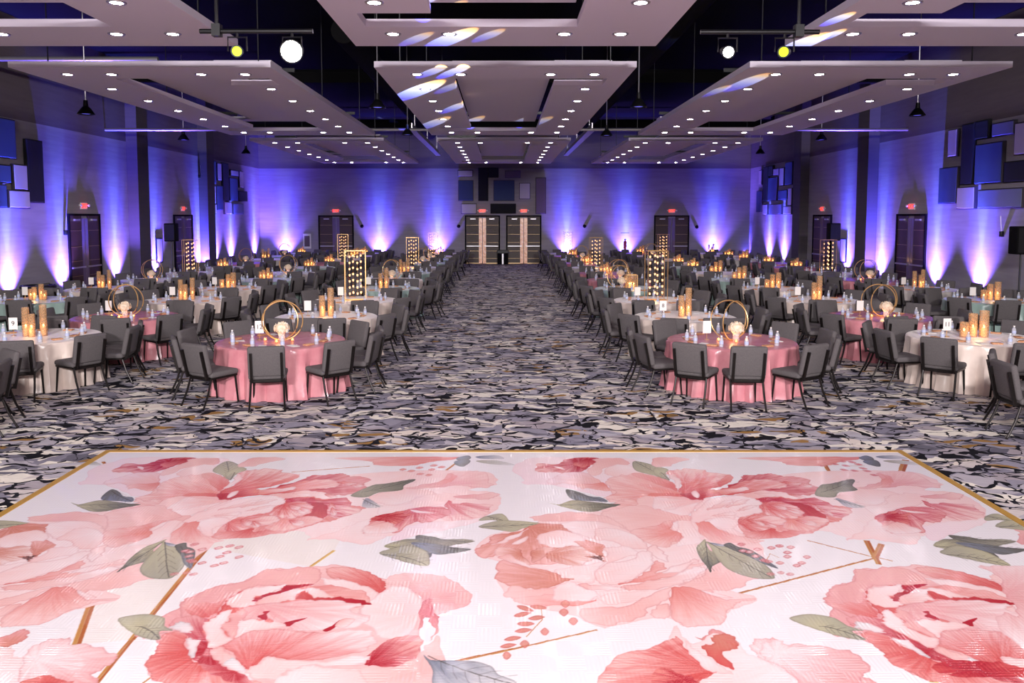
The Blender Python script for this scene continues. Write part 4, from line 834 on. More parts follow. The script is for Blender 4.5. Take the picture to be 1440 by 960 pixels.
# ------------------------------------------------------------------ acoustic wall panels
PC = dict(L=('pale grey', srgb(196, 188, 192)), K=('black', srgb(20, 20, 24)), N=('brown', srgb(112, 96, 104)), B=('blue', srgb(62, 76, 112)), G=('blue-grey', srgb(120, 124, 150)))
for k, (nm, c) in PC.items(): M['ac' + k] = mat('acoustic_fabric_' + nm.replace(' ', '_').replace('-', '_'), c, .9, bump=((60, 60, 60), .3))
def back_panel(k, a, b, c, d, where):
    u0, u1, v0, v1 = 560 + a / 4.8, 560 + b / 4.8, 220 + c / 4.8, 220 + d / 4.8
    x0, z1 = at_Y(u0, v0, ZB); x1, z0 = at_Y(u1, v1, ZB); cx, cz = (x0 + x1) / 2, (z0 + z1) / 2; w, h = (x1 - x0) / 2, (z1 - z0) / 2
    o = MB().rbox(-w, w, -.07, 0, -h, h, .01, n=1).build('acoustic_panel', M['acK' if k == 'K' else 'pframe'], loc=(cx, ZB - .006, cz)); tag(o, '%s fabric wall panel over the central doors, %s' % (PC[k][0], where), 'wall panel', 'acoustic panels over the central doors')
    MB().rbox(-w + .03, w - .03, -.085, -.06, -h + .03, h - .03, .008, n=1).build('fabric_face', M['ac' + k], o)
M['pframe'] = mat('panel_edge', srgb(52, 44, 56), .6)
for a in (('L', 402, 505, 92, 137, 'small one at top left'), ('K', 540, 608, 75, 300, 'tall one'), ('K', 609, 678, 75, 143, 'short one beside the tall black'), ('N', 720, 825, 95, 145, 'small one at top right'),
          ('B', 405, 508, 160, 300, 'left of the tall black'), ('B', 643, 785, 160, 300, 'wide one in the middle'), ('L', 816, 890, 178, 288, 'upright one beside wide blue'), ('N', 927, 997, 142, 387, 'tall one at far right'),
          ('L', 425, 530, 318, 387, 'lowest at bottom left'), ('K', 622, 795, 318, 385, 'wide low one above the doors')):
    back_panel(*a)
def side_panel(k, u0, u1, v0, v1, X, where, dep=.1):
    um = (u0 + u1) / 2; Ya = abs(X) * F / abs(u0 - CX); Yb = abs(X) * F / abs(u1 - CX); Ym = (Ya + Yb) / 2
    z1 = HC + (306 - v0) / F * Ym; z0 = HC + (306 - v1) / F * Ym; s = 1 if X < 0 else -1; w = abs(Yb - Ya) / 2; h = (z1 - z0) / 2
    o = MB().rbox(*sorted((0, s * dep)), -w, w, -h, h, .01, n=1).build('acoustic_panel', M['acK' if k == 'K' else 'pframe'], loc=(X + s * .006, Ym, (z0 + z1) / 2))
    tag(o, '%s fabric wall panel %s' % (PC[k][0], where), 'wall panel', 'acoustic panels on the side walls')
    MB().rbox(*sorted((s * (dep - .01), s * (dep + .012))), -w + .03, w - .03, -h + .03, h - .03, .006, n=1).build('fabric_face', M['ac' + k], o)
def RN(k, a, b, c, d, wh): side_panel(k, 1280 + a / 5.333, 1280 + b / 5.333, 140 + c / 5.333, 140 + d / 5.333, XR, 'in the near right-wall cluster, ' + wh)
for a in (('L', 275, 342, 230, 435, 'narrow top left'), ('K', 377, 468, 188, 640, 'tall'), ('K', 472, 575, 165, 305, 'short at top'), ('G', 600, 765, 175, 280, 'small at top'), ('L', 770, 960, 170, 415, 'square at top right'),
          ('B', 482, 690, 330, 632, 'large central'), ('K', 704, 960, 458, 618, 'wide low'), ('B', 218, 355, 510, 782, 'lower left'), ('L', 358, 492, 655, 822, 'bottom small'), ('G', 515, 853, 668, 816, 'long bottom one')): RN(*a)
def LN(k, a, b, c, d, wh): side_panel(k, a / 5.65, b / 5.65, 150 + c / 5.65, 150 + d / 5.65, XL, 'in the near left-wall cluster, ' + wh)
for a in (('B', -150, 135, 90, 408, 'large top one'), ('K', 215, 345, 270, 765, 'tall right one'), ('B', -160, 85, 455, 605, 'wide middle one'), ('L', 105, 215, 462, 665, 'upright'), ('L', 60, 228, 665, 808, 'bottom square'), ('B', -100, 45, 615, 805, 'bottom left')): LN(*a)
def LF(k, a, b, c, d, wh): side_panel(k, 260 + a / 8, 260 + b / 8, 200 + c / 8, 200 + d / 8, XL, 'in the far left-wall cluster, ' + wh)
for a in (('K', 205, 280, 195, 640, 'tall near one'), ('B', 285, 350, 205, 470, 'tall upper'), ('L', 365, 410, 240, 435, 'narrow upper'), ('K', 425, 490, 240, 660, 'tall middle'), ('L', 515, 600, 320, 385, 'small upper'), ('L', 615, 655, 330, 515, 'far upright'),
          ('B', 500, 590, 405, 660, 'middle far'), ('K', 602, 695, 550, 665, 'small far'), ('B', 350, 420, 490, 765, 'lower middle'), ('L', 285, 340, 490, 690, 'narrow lower'), ('L', 245, 345, 694, 805, 'bottom near'), ('L', 440, 515, 670, 810, 'bottom middle'), ('G', 535, 650, 690, 810, 'bottom far')): LF(*a)
def RF(k, a, b, c, d, wh): side_panel(k, 1040 + a / 8.727, 1040 + b / 8.727, 210 + c / 8.727, 210 + d / 8.727, XR, 'in the far right-wall cluster, ' + wh)
for a in (('L', 240, 272, 260, 440, 'far narrow'), ('K', 290, 352, 220, 640, 'tall far'), ('K', 356, 410, 205, 330, 'short upper'), ('L', 415, 480, 240, 325, 'small upper'), ('L', 490, 545, 230, 450, 'upright'), ('B', 560, 650, 160, 440, 'top near'), ('K', 662, 725, 270, 750, 'tall near'),
          ('B', 355, 460, 345, 632, 'middle'), ('B', 480, 595, 500, 622, 'small middle'), ('L', 603, 650, 475, 690, 'narrow near'), ('B', 215, 280, 510, 770, 'lower far'), ('L', 295, 352, 675, 805, 'bottom far'), ('G', 372, 525, 672, 800, 'bottom middle'), ('L', 550, 650, 696, 800, 'bottom near')): RF(*a)

# ------------------------------------------------------------------ uplights washing the walls
UPH = MB().rbox(-.12, .12, -.1, .1, 0, .22, .02, n=2).lathe([(.0, .222), (.09, .222), (.09, .25), (.1, .25), (.1, .2)], 14).mesh('uplight_housing', M['blackm'], True)
UPL = MB().lathe([(0, .236), (.09, .236)], 14, top=False, bottom=False).mesh('uplight_lens', mat('uplight_lens', srgb(120, 140, 255), .3, emit=srgb(110, 120, 255), strength=6))
def uplight(x, y, nx, ny, lab, pw):
    o = bpy.data.objects.new('uplight', UPH); C.objects.link(o); o.location = (x, y, 0); tag(o, lab, 'uplight', 'blue uplights along the walls')
    q = bpy.data.objects.new('lens', UPL); C.objects.link(q); q.parent = o
    spot('up_beam', (x, y, .26), (x - nx * .16, y - ny * .16, 4.5), pw * .85, (.035, .055, 1.0), 38, 1.0, .05)
    spot('up_core', (x, y, .26), (x - nx * .2, y - ny * .2, 4.0), pw * .4, (.15, .25, 1.0), 16, 1.0, .03)
    spot('up_spill', (x, y, .26), (x - nx * .1, y - ny * .1, 4.5), pw * .38, (.2, .11, 1.0), 90, 1.0, .05)
bk = (402, 534, 616, 797, 880, 1002)
for i, u in enumerate(bk):
    uplight(dX(u), ZB - .24, 0, -1, 'blue uplight on the floor by the back wall, %s from the left' % ('first', 'second', 'third', 'fourth', 'fifth', 'sixth')[i], UP)
for X, us, nm in ((XL, (10, 85, 162, 218, 279, 303, 325, 358), 'left'), (XR, (1380, 1317, 1240, 1192, 1132, 1103, 1082, 1053), 'right')):
    for i, u in enumerate(us):
        Y = abs(X) * F / abs(u - CX); s = 1 if X < 0 else -1
        uplight(X + s * .24, Y, s, 0, 'blue uplight on the floor along the %s wall, %s from the stage' % (nm, ('first', 'second', 'third', 'fourth', 'fifth', 'sixth', 'seventh', 'eighth')[i]), UP)
# the ceiling void has no lamp of its own
# ------------------------------------------------------------------ small things along the walls
def speaker(c, rz, lab):
    r = empty('loudspeaker', c, rz); tag(r, lab, 'loudspeaker', 'black loudspeakers on stands')
    MB().rbox(-.2, .2, -.17, .17, 1.75, 2.4, .03).build('cabinet', M['black'], r, True)
    MB().box(-.17, .17, .165, .178, 1.79, 2.36).build('grille', M['blackm'], r)
    MB().tube([(0, 0, .5), (0, 0, 1.76)], .02, 8).build('pole', M['blackm'], r)
    for k in range(3):
        a = k * 2.094 + .5; MB().tube([(0, 0, .75), (.45 * math.cos(a), .45 * math.sin(a), .02)], .014, 6).build('leg', M['blackm'], r)
for u, v, Y, lab in ((241, 328, 28.6, 'black loudspeaker on a stand by the far left door'), (1172, 328, 29.6, 'black loudspeaker on a stand by the far right door'), (1436, 340, 18.6, 'black loudspeaker on a stand at the right wall near the stage')):
    speaker((at_Y(u, v, Y)[0], Y, 0), math.pi, lab)
def bin_(c, w, h, lab, steel=False):
    r = empty('trash_can', c); tag(r, lab, 'trash can')
    MB().lathe([(w * .42, 0), (w * .5, h), (w * .54, h), (w * .54, h + .03), (w * .47, h + .03), (w * .4, .03)], 20, top=False).build('bin_body', M['black'], r, True)
    MB().lathe([(w * .46, h - .06), (w * .46, h + .035), (w * .57, h + .02), (w * .57, h - .05)], 20, top=False, bottom=False).build('bag_rim', M['blackm'], r, True)
bin_((-12.1, 20.7, 0), .75, .82, 'black trash can by the left wall')
r = empty('waste_receptacle', (dX(707), ZB - .5, 0)); tag(r, 'black and steel waste receptacle between the central doors', 'waste receptacle')
MB().rbox(-.3, .3, -.2, .2, 0, .62, .02).build('bin_body', M['black'], r); MB().rbox(-.32, .32, -.22, .22, .62, .8, .02).build('hood', M['blackm'], r); MB().box(-.04, .04, -.215, -.2, .02, .6).build('steel_strip', M['steel'], r)
for u, v, nm in ((645, 318, 'left of the central doors'), (822, 318, 'right of the central doors'), (509, 318, 'right of the left back door'), (980, 319, 'right of the right back door')):
    x, z = at_Y(u, v, ZB); r = empty('wall_speaker', (x, ZB, z)); tag(r, 'small round wall sounder ' + nm, 'wall speaker')
    MB().lathe([(.0, -.06), (.07, -.06), (.1, 0)], 14, Matrix.Rotation(-math.pi / 2, 4, 'X') @ Matrix.Scale(-1, 4, (0, 0, 1)) @ Matrix.Scale(-1, 4, (0, 0, 1))).build('housing', M['black'], r)
def frame_sign(X, u, v, lab):
    Y, z = wall_pt(u, v, X); s = 1 if X < 0 else -1; r = empty('framed_notice', (X, Y, z)); tag(r, lab, 'framed notice')
    MB().rbox(*sorted((0, s * .05)), -.28, .28, -.5, .5, .01, n=1).build('picture_frame', M['blackm'], r); MB().box(*sorted((s * .05, s * .054)), -.23, .23, -.45, .45).build('sheet', M['acG'], r)
frame_sign(XL, 223, 352, 'tall dark framed cabinet on the left wall by the uplight')
frame_sign(XR, 1187, 352, 'tall dark framed cabinet on the right wall by the uplight')
x, z = at_Y(432, 339, ZB); r = empty('framed_poster', (x, ZB, z)); tag(r, 'pale framed poster on the back wall left of the left door', 'poster')
MB().box(-.22, .22, -.03, 0, -.42, .42).build('picture_frame', M['white'], r); MB().box(-.15, .15, -.034, -.03, -.3, .3).build('sheet', M['acN'], r)
x, z = at_Y(879, 345, ZB - 1.1); r = empty('fire_extinguisher', (x, ZB - 1.1, z)); tag(r, 'red extinguisher on a stand before the back wall uplight', 'fire extinguisher')
MB().tube([(0, 0, -z + .02), (0, 0, -.29)], .02, 8).lathe([(.16, -z), (.16, -z + .02)], 14).build('stand', M['blackm'], r)
MB().lathe([(.0, -.3), (.08, -.29), (.085, .2), (.04, .27), (.02, .3)], 14).build('cylinder_body', mat('red_enamel', srgb(170, 24, 40), .3), r, True); MB().box(-.05, .06, -.02, .02, .3, .36).box(-.24, .24, .08, .12, .68, .71).build('valve', M['blackm'], r)
for X, u, v, nm in ((XL, 90, 327, 'left wall by the front door'), (XR, 1411, 329, 'right wall beside the near uplight'), (XL, 279, 248, 'left wall high up'), (XR, 1134, 255, 'right wall high up')):
    Y, z = wall_pt(u, v, X); s = 1 if X < 0 else -1; r = empty('wall_sconce', (X, Y, z)); tag(r, 'small dark wall fitting, ' + nm, 'wall fitting')
    MB().rbox(*sorted((0, s * .1)), -.05, .05, -.08, .08, .02, n=2).build('housing', M['blackm'], r, True); MB().tube([(s * .06, 0, .08), (s * .1, 0, .5)], .008, 6).build('aerial', M['steel'], r)
# ------------------------------------------------------------------ banquet tables
TR, TH = .95, .725
def cloth_mesh(name, m, seed):
    rng = random.Random(seed); n = 120; ph = [rng.uniform(0, 6.28) for _ in range(6)]; nf = rng.choice((17, 19, 22))
    v = []; f = []
    rings = [(0.0, TH + .004, 0)] + [(TR * t, TH + .004, 0) for t in (.5, .9, .985)] + [(TR + .004, TH - .004, 0), (TR + .012, TH - .03, .1)] + [(TR + .012, TH - .03 - (TH - .035) * t, t) for t in (.08, .2, .35, .5, .65, .8, .92, 1.0)]
    for i, (r, z, t) in enumerate(rings):
        for k in range(n):
            a = 2 * math.pi * k / n
            fold = math.sin(a * nf + ph[0] + .6 * math.sin(a * 3 + ph[1])) + .45 * math.sin(a * (nf * 2 + 3) + ph[2] + t) + .3 * math.sin(a * 5 + ph[3])
            fo = t ** .6 * .052 * fold + .05 * t * t
            zz = z + (.003 * math.sin(a * 7 + ph[4]) * math.sin(r * 9) if t == 0 and 0 < r < .9 else 0)
            rr = r + fo
            if t == 1.0: rr += .012 * math.sin(a * 23); zz = .004
            v.append((rr * math.cos(a), rr * math.sin(a), zz))
    for i in range(len(rings) - 1):
        for k in range(n):
            f.append((i * n + k, i * n + (k + 1) % n, (i + 1) * n + (k + 1) % n, (i + 1) * n + k))
    b = MB(); b.add(v, [q[::-1] for q in f]); return b.mesh(name, m, True)
CL = {k: [cloth_mesh('tablecloth_' + k, M[k], s + 10 * i) for s in (1, 2, 3)] for i, k in enumerate(('pink', 'cream', 'green', 'grey'))}

# ------------------------------------------------------------------ chair
CH = {}
def chair_parts():
    T_ = Matrix.Translation((0, -.2, .46)) @ Matrix.Rotation(R_(12), 4, 'X')
    d = {}
    d['seat'] = (lambda b: b.rbox(-.25, .25, -.21, .26, .405, .485, .035, n=3, puff=.02))
    d['backrest'] = (lambda b: b.rbox(-.245, .245, -.045, .03, .0, .43, .032, M=T_, n=3, puff=.014))
    def fr(b):
        b.box(-.235, .235, -.2, .24, .385, .407)
        for s in (-1, 1):
            b.box(s * .20 - .017, s * .20 + .017, -.078, -.042, -.05, .35, T_)
            b.tube([(s * .2, -.17, .40), (s * .2, -.235, .42), tuple(T_ @ Vector((s * .2, -.058, 0)))], .013, 6)
        b.tube([(-.22, -.2, .375), (.22, -.2, .375)], .012, 6)
    d['frame'] = fr
    return d
CP = chair_parts()
def leg(b, k):
    s = -1 if k % 2 else 1
    if k < 2: b.tube([(s * .215, .215, .39), (s * .225, .25, .0)], [.0155, .013], 8); b.lathe([(.016, 0), (.016, .02)], 8, Matrix.Translation((s * .225, .25, 0)))
    else: b.tube([(s * .215, -.19, .39), (s * .222, -.25, .2), (s * .232, -.345, .0)], [.0155, .015, .013], 8); b.lathe([(.016, 0), (.016, .02)], 8, Matrix.Translation((s * .232, -.343, 0)))
def make_chair():
    b = MB(); CP['frame'](b); r = b.build('banquet_chair', M['frame'])
    for nm in ('seat', 'backrest'):
        b = MB(); CP[nm](b); b.build(nm, M['fabric'], r, True)
    for k in range(4):
        b = MB(); leg(b, k); b.build('leg', M['frame'], r, True)
    return r
def simple_chair_mesh():
    b = MB(); CP['seat'](b); CP['backrest'](b); b.m = 1; CP['frame'](b)
    for k in range(4): leg(b, k)
    return b.mesh('banquet_chair_simple', [M['fabric'], M['frame']], True)
chair0 = make_chair(); KIDS = kids_of(chair0); chair_used = [False]
CHS = simple_chair_mesh()
SIDE = ['nearest side', 'near-right side', 'right side toward camera', 'right side toward back wall', 'far-right side', 'farthest side', 'far-left side', 'left side toward back wall', 'left side toward camera', 'near-left side']
n_chair = [0]; far_chairs = []
# ------------------------------------------------------------------ small table things
def bottle_meshes():
    body = MB().lathe([(.0, 0), (.029, .002), (.031, .02), (.031, .095), (.028, .115), (.013, .142), (.012, .152)], 12, top=False, bottom=False).mesh('bottle_body', M['bottle'], True)
    cap = MB().lathe([(.015, .15), (.015, .166), (.0, .166)], 10).mesh('bottle_cap', M['white'], True)
    lab = MB().lathe([(.0318, .045), (.0318, .088)], 12, top=False, bottom=False).mesh('bottle_label', M['blueband'], True)
    b = MB().lathe([(.0, 0), (.031, .002), (.031, .1), (.013, .142), (.012, .152)], 8, top=False, bottom=False); b.m = 1; b.lathe([(.015, .15), (.015, .166), (.0, .166)], 8); b.m = 2; b.lathe([(.0318, .045), (.0318, .088)], 8, top=False, bottom=False)
    return body, cap, lab, b.mesh('bottle_simple', [M['bottle'], M['white'], M['blueband']], True)
BB, BC, BL, BS = bottle_meshes()
PK = MB().rbox(-.075, .075, -.05, .05, 0, .022, .01, n=2, puff=.006).mesh('favor_packet', M['cardboard'], True)
NK = MB().rbox(-.055, .055, -.1, .1, 0, .006, .003, n=1).mesh('menu_card', M['white'])
n_b = [0]; far_b = []
def link(name, me, loc, rz=0, parent=None):
    o = bpy.data.objects.new(name, me); C.objects.link(o); o.location = loc; o.rotation_euler[2] = rz
    if parent: o.parent = parent
    return o
def settings(x, y, z, angs, rid, i):
    rng = random.Random(int(x * 131 + y * 977)); w_ = SIDE
    for k, a in enumerate(angs):
        a = R_(a); s, c = math.sin(a), -math.cos(a); sec = SIDE[int(round(math.degrees(a) / 36)) % 10]
        r = .70 + rng.uniform(-.05, .04); t = rng.uniform(.1, .18)
        bx, by = x + r * s - t * c, y + r * c + t * s
        if n_b[0] < 290 and i < 6:
            n_b[0] += 1
            if i < 2:
                o = link('water_bottle', BB, (bx, by, z)); link('cap', BC, (0, 0, 0), 0, o); link('paper_label', BL, (0, 0, 0), 0, o)
            else: o = link('water_bottle', BS, (bx, by, z))
            tag(o, 'clear water bottle at %s of %s' % (sec, rid), 'water bottle', 'water bottles on the tables')
        else: far_b.append((bx, by, z))
        if i < 4:
            o = link('favor_packet', PK, (x + (r - .02) * s + rng.uniform(-.02, .02), y + (r - .02) * c, z), a + rng.uniform(-.3, .3)); tag(o, 'caramel favor packet at %s of %s' % (sec, rid), 'favor packet', 'favor packets on the tables')
        if i < 3 and k % 2 == 0:
            o = link('menu_card', NK, (x + .62 * s + .19 * c, y + .62 * c - .19 * s, z), a); tag(o, 'white menu card at %s of %s' % (sec, rid), 'menu card', 'menu cards on the tables')
# ------------------------------------------------------------------ centrepieces (each built once, then copied)
def candle(p, r, x, y, z, h):
    o = MB().lathe([(.0, h), (r * .6, h), (r * .6, 0)], 10, bottom=False, top=False).build('candle', M['wax'], p, True, (x, y, z)); MB().ball((0, 0, h + .022), .014, 8, (1, 1, 1.9)).build('flame', M['flame'], o)
def vase_root(h, r, gl):
    o = MB().lathe([(r * .9, 0), (r, .01), (r, h), (r - .004, h), (r - .004, .015), (0, .012)], 20, top=False).build('candle_vase', M[gl], smooth=True)
    candle(o, r, 0, 0, .015, min(h * .35, .13)); return o
def ring_root(rad, tilt):
    n = 48; m = MB().tube([(rad * math.cos(2 * math.pi * k / n), 0, rad + .006 + rad * math.sin(2 * math.pi * k / n)) for k in range(n)], .0095, 8, closed=True)
    return m.mesh('gold_hoop_mesh', M['gold'], True)
RING = {.3: ring_root(.3, 0)}
rg = random.Random(4)
def bloom():
    m = MB()
    for k in range(34):
        a = rg.uniform(0, 6.28); b = math.acos(rg.uniform(-.35, 1)); q = Vector((math.sin(b) * math.cos(a), math.sin(b) * math.sin(a), math.cos(b) * .85)) * .105
        for j in range(4):
            aa = j * 1.57 + a; t = q.normalized(); u = t.cross(Vector((.3, .2, 1))).normalized(); w_ = t.cross(u)
            e = (u * math.cos(aa) + w_ * math.sin(aa)); f_ = (u * -math.sin(aa) + w_ * math.cos(aa)); o_ = q + Vector((0, 0, .2))
            m.add([o_, o_ + e * .02 + f_ * .014 + t * .01, o_ + e * .038 + t * .012, o_ + e * .02 - f_ * .014 + t * .01], [(0, 1, 2, 3)])
    m.ball((0, 0, .2), .095, 10); return m
FLW = bloom().mesh('flower_head', M['petal']); 
LF_ = MB()
for k in range(9):
    a = k * .7; LF_.add([(0, 0, .15), (.06 * math.cos(a), .06 * math.sin(a), .17), (.12 * math.cos(a + .1), .12 * math.sin(a + .1), .15 + .02 * (k % 3)), (.06 * math.cos(a + .35), .06 * math.sin(a + .35), .155)], [(0, 1, 2, 3)])
LFM = LF_.mesh('foliage', M['leaf']); GV = MB().lathe([(.045, 0), (.05, .01), (.05, .13), (.046, .13), (.046, .02), (0, .015)], 16, top=False).mesh('flower_vase', M['clear'], True)
VT = MB().lathe([(.025, 0), (.03, .05), (.026, .05), (.02, .01), (0, .01)], 12, top=False).mesh('votive_glass', M['vase'], True); VF = MB().ball((0, 0, .03), .015, 8).mesh('votive_flame', M['flame'])
def cluster(x, y, z, specs, gl, rid, rng, full=True):
    for (dx, dy, h, r, nm) in specs:
        key = ('v', h, r, gl)
        if key not in CACHE: CACHE[key] = vase_root(h, r, gl); o = CACHE[key]; KIDS.update(kids_of(o))
        else: o = copy_tree(CACHE[key], KIDS)
        o.location = (x + dx, y + dy, z); o['label'] = '%s %s candle cylinder on %s' % (nm, {'vase': 'gold speckled', 'clear': 'clear glass'}[gl], rid); o['category'] = 'candle vase'; o['group'] = 'candle cylinders on the tables'
CACHE = {}
def votives(x, y, z, spots, rid):
    nm = ('left', 'right', 'front', 'back', 'far')
    for k, (dx, dy) in enumerate(spots):
        o = link('votive_candle', VT, (x + dx, y + dy, z)); link('flame', VF, (0, 0, 0), 0, o); tag(o, 'small lit votive, %s one, on %s' % (nm[k], rid), 'votive candle', 'votives around the centrepieces')
def hoops(x, y, z, rid, yaw, full):
    for k, (dy, q) in enumerate(((-.03, yaw), (.05, -yaw))):
        o = link('gold_hoop', RING[.3], (x + (.03, -.03)[k], y + dy, z), q); o.rotation_euler[0] = R_((2, -3)[k]); tag(o, '%s gold ring hoop standing on %s' % (('front', 'rear')[k], rid), 'hoop', 'gold hoop centrepieces')
    o = link('flower_vase', GV, (x + .04, y - .12, z)); link('flower_head', FLW, (0, 0, 0), 0, o); link('foliage', LFM, (0, 0, 0), 0, o); tag(o, 'cream blossoms in a glass vase on ' + rid, 'flower vase', 'blossoms between the hoops')
    if full: votives(x, y, z, ((-.22, -.1), (.2, -.12), (.0, -.27)), rid)
def tower(x, y, z, rid):
    if 'tower' not in CACHE:
        r = MB(); a, b, h = .23, .12, 1.13
        for sx in (-1, 1):
            for sy in (-1, 1): r.box(sx * a - .005, sx * a + .005, sy * b - .005, sy * b + .005, 0, h)
        for zz in (.007, h - .007):
            for sy in (-1, 1): r.box(-a, a, sy * b - .007, sy * b + .007, zz - .007, zz + .007)
            for sx in (-1, 1): r.box(sx * a - .007, sx * a + .007, -b, b, zz - .007, zz + .007)
        r.box(-a, a, -b, b, .0, .006)
        o = r.build('candle_tower', M['gold']); k = 0
        for ix, xx in enumerate((-.13, -.045, .045, .13)):
            yy = (.05, -.05)[ix % 2]
            MB().tube([(xx, yy, 1.12), (xx, yy, .12)], .0025, 4).build('strand', M['gold'], o)
            for j in range(7):
                zz = .12 + j * .14 + (ix % 2) * .035
                c = MB().lathe([(.016, 0), (.021, .045), (.018, .045), (.013, .006), (0, .006)], 10, top=False).ball((0, 0, .024), .012, 8); c.build('hanging_votive', M['votive'], o, True, (xx, yy, zz))
        CACHE['tower'] = o; KIDS.update(kids_of(o))
    else: o = copy_tree(CACHE['tower'], KIDS)
    o.location = (x, y, z); o.rotation_euler[2] = .12; o['label'] = 'tall gold frame tower of hanging votives on ' + rid; o['category'] = 'candle tower'; o['group'] = 'gold votive towers'
def basket(x, y, z, rid):
    r = empty('lantern_box', (x, y, z)); tag(r, 'square gold wire lantern with candles on ' + rid, 'lantern')
    m = MB(); a, h = .14, .36
    for sx in (-1, 1):
        for sy in (-1, 1): m.box(sx * a - .008, sx * a + .008, sy * a - .008, sy * a + .008, 0, h)
    for zz in (.008, h):
        for s in (-1, 1): m.box(-a, a, s * a - .008, s * a + .008, zz - .008, zz + .008).box(s * a - .008, s * a + .008, -a, a, zz - .008, zz + .008)
    m.build('wire_frame', M['gold'], r)
    MB().box(-a + .01, a - .01, -a + .01, a - .01, .01, h - .02).build('speckled_panes', M['vase'], r)
    for k in range(3): candle(r, .035, (-.06, .06, 0)[k], (-.03, -.03, .06)[k], .012, .1)
def number_card(x, y, z, txt, rid, rz=0, h=.24):
    r = empty('table_number', (x, y, z), rz); tag(r, 'white table number card on ' + rid, 'table number', 'table number cards')
    MB().box(-.065, .065, -.002, .002, h - .06, h + .13).build('card', M['white'], r); MB().tube([(0, .004, 0), (0, .004, h + .04)], .004, 6).lathe([(.04, 0), (.04, .006)], 12).build('stand', M['gold'], r)
    if txt:
        lettering('number', txt, .1, M['ink'], r, (0, -.004, h + .035), (math.pi / 2, 0, 0), .001)
def glow(x, y, z, e):
    l = bpy.data.lights.new('candle_glow', 'POINT'); l.energy = e; l.color = (1, .55, .22); l.shadow_soft_size = .06; o = bpy.data.objects.new('candle_glow', l); C.objects.link(o); o.location = (x, y, z)

COLX = [-10.6, -7.2, -3.3, 3.5, 7.25, 11.0]
CN = ['left wall column', 'left middle column', 'left aisle column', 'right aisle column', 'right middle column', 'right wall column']
RWN = ['front', 'second', 'third', 'fourth', 'fifth', 'sixth', 'seventh', 'eighth', 'ninth', 'tenth', 'last']
OVR = {(0, 1): (-7.4, 12.5), (0, 2): (-3.38, 12.1), (0, 3): (3.51, 12.1), (0, 4): (7.41, 12.4), (1, 2): (-3.34, 15.04), (1, 3): (3.47, 15.04), (1, 1): (-7.15, 15.04), (1, 4): (7.2, 15.04), (3, 2): (-3.15, 21.05), (2, 5): (11.1, 18.0)}
KIND = {(0, 1): ('cream', 'cyl3'), (0, 2): ('pink', 'hoop'), (0, 3): ('pink', 'hoop'), (0, 4): ('cream', 'cyl3b'), (1, 1): ('pink', 'hoop'), (1, 2): ('cream', 'cyl2'), (1, 3): ('cream', 'cyl2'), (1, 4): ('pink', 'hoop'),
        (2, 0): ('green', 'vot'), (2, 1): ('cream', 'cyl3'), (2, 2): ('cream', 'tower'), (2, 3): ('cream', 'tower'), (2, 4): ('cream', 'cyl2'), (2, 5): ('green', 'cyl3b'),
        (3, 0): ('cream', 'cyl3'), (3, 1): ('cream', 'cyl3b'), (3, 2): ('green', 'cyl2'), (3, 3): ('green', 'basket'), (3, 4): ('cream', 'cyl3b'), (3, 5): ('grey', 'cyl3'),
        (4, 0): ('grey', 'hoop'), (4, 1): ('green', 'vot'), (4, 2): ('cream', 'hoop'), (4, 3): ('pink', 'hoop'), (4, 4): ('green', 'cyl3b'), (4, 5): ('pink', 'hoop'),
        (5, 0): ('grey', 'tower'), (5, 5): ('grey', 'tower'), (6, 2): ('grey', 'tower'), (9, 2): ('grey', 'tower'), (8, 1): ('grey', 'tower'), (6, 3): ('grey', 'tower'), (10, 3): ('grey', 'tower'), (8, 4): ('grey', 'tower')}
ANG = {(0, 2): [7, -33, 47, 80, 106, 140, -64, -97, -137, 178], (0, 3): [-38, -8, 30, 66, 95, 130, 172, -150, -100, -71], (0, 1): [22, 58, 92, 118, 165, -160, -120, -85, -45, -12],
       (0, 4): [-48, -82, -5, 42, 85, 125, 165, -160, -120]}
RAD = {(0, 2): [1.24, 1.24, 1.2, 1.22, 1.22, 1.25, 1.22, 1.22, 1.24, 1.2]}
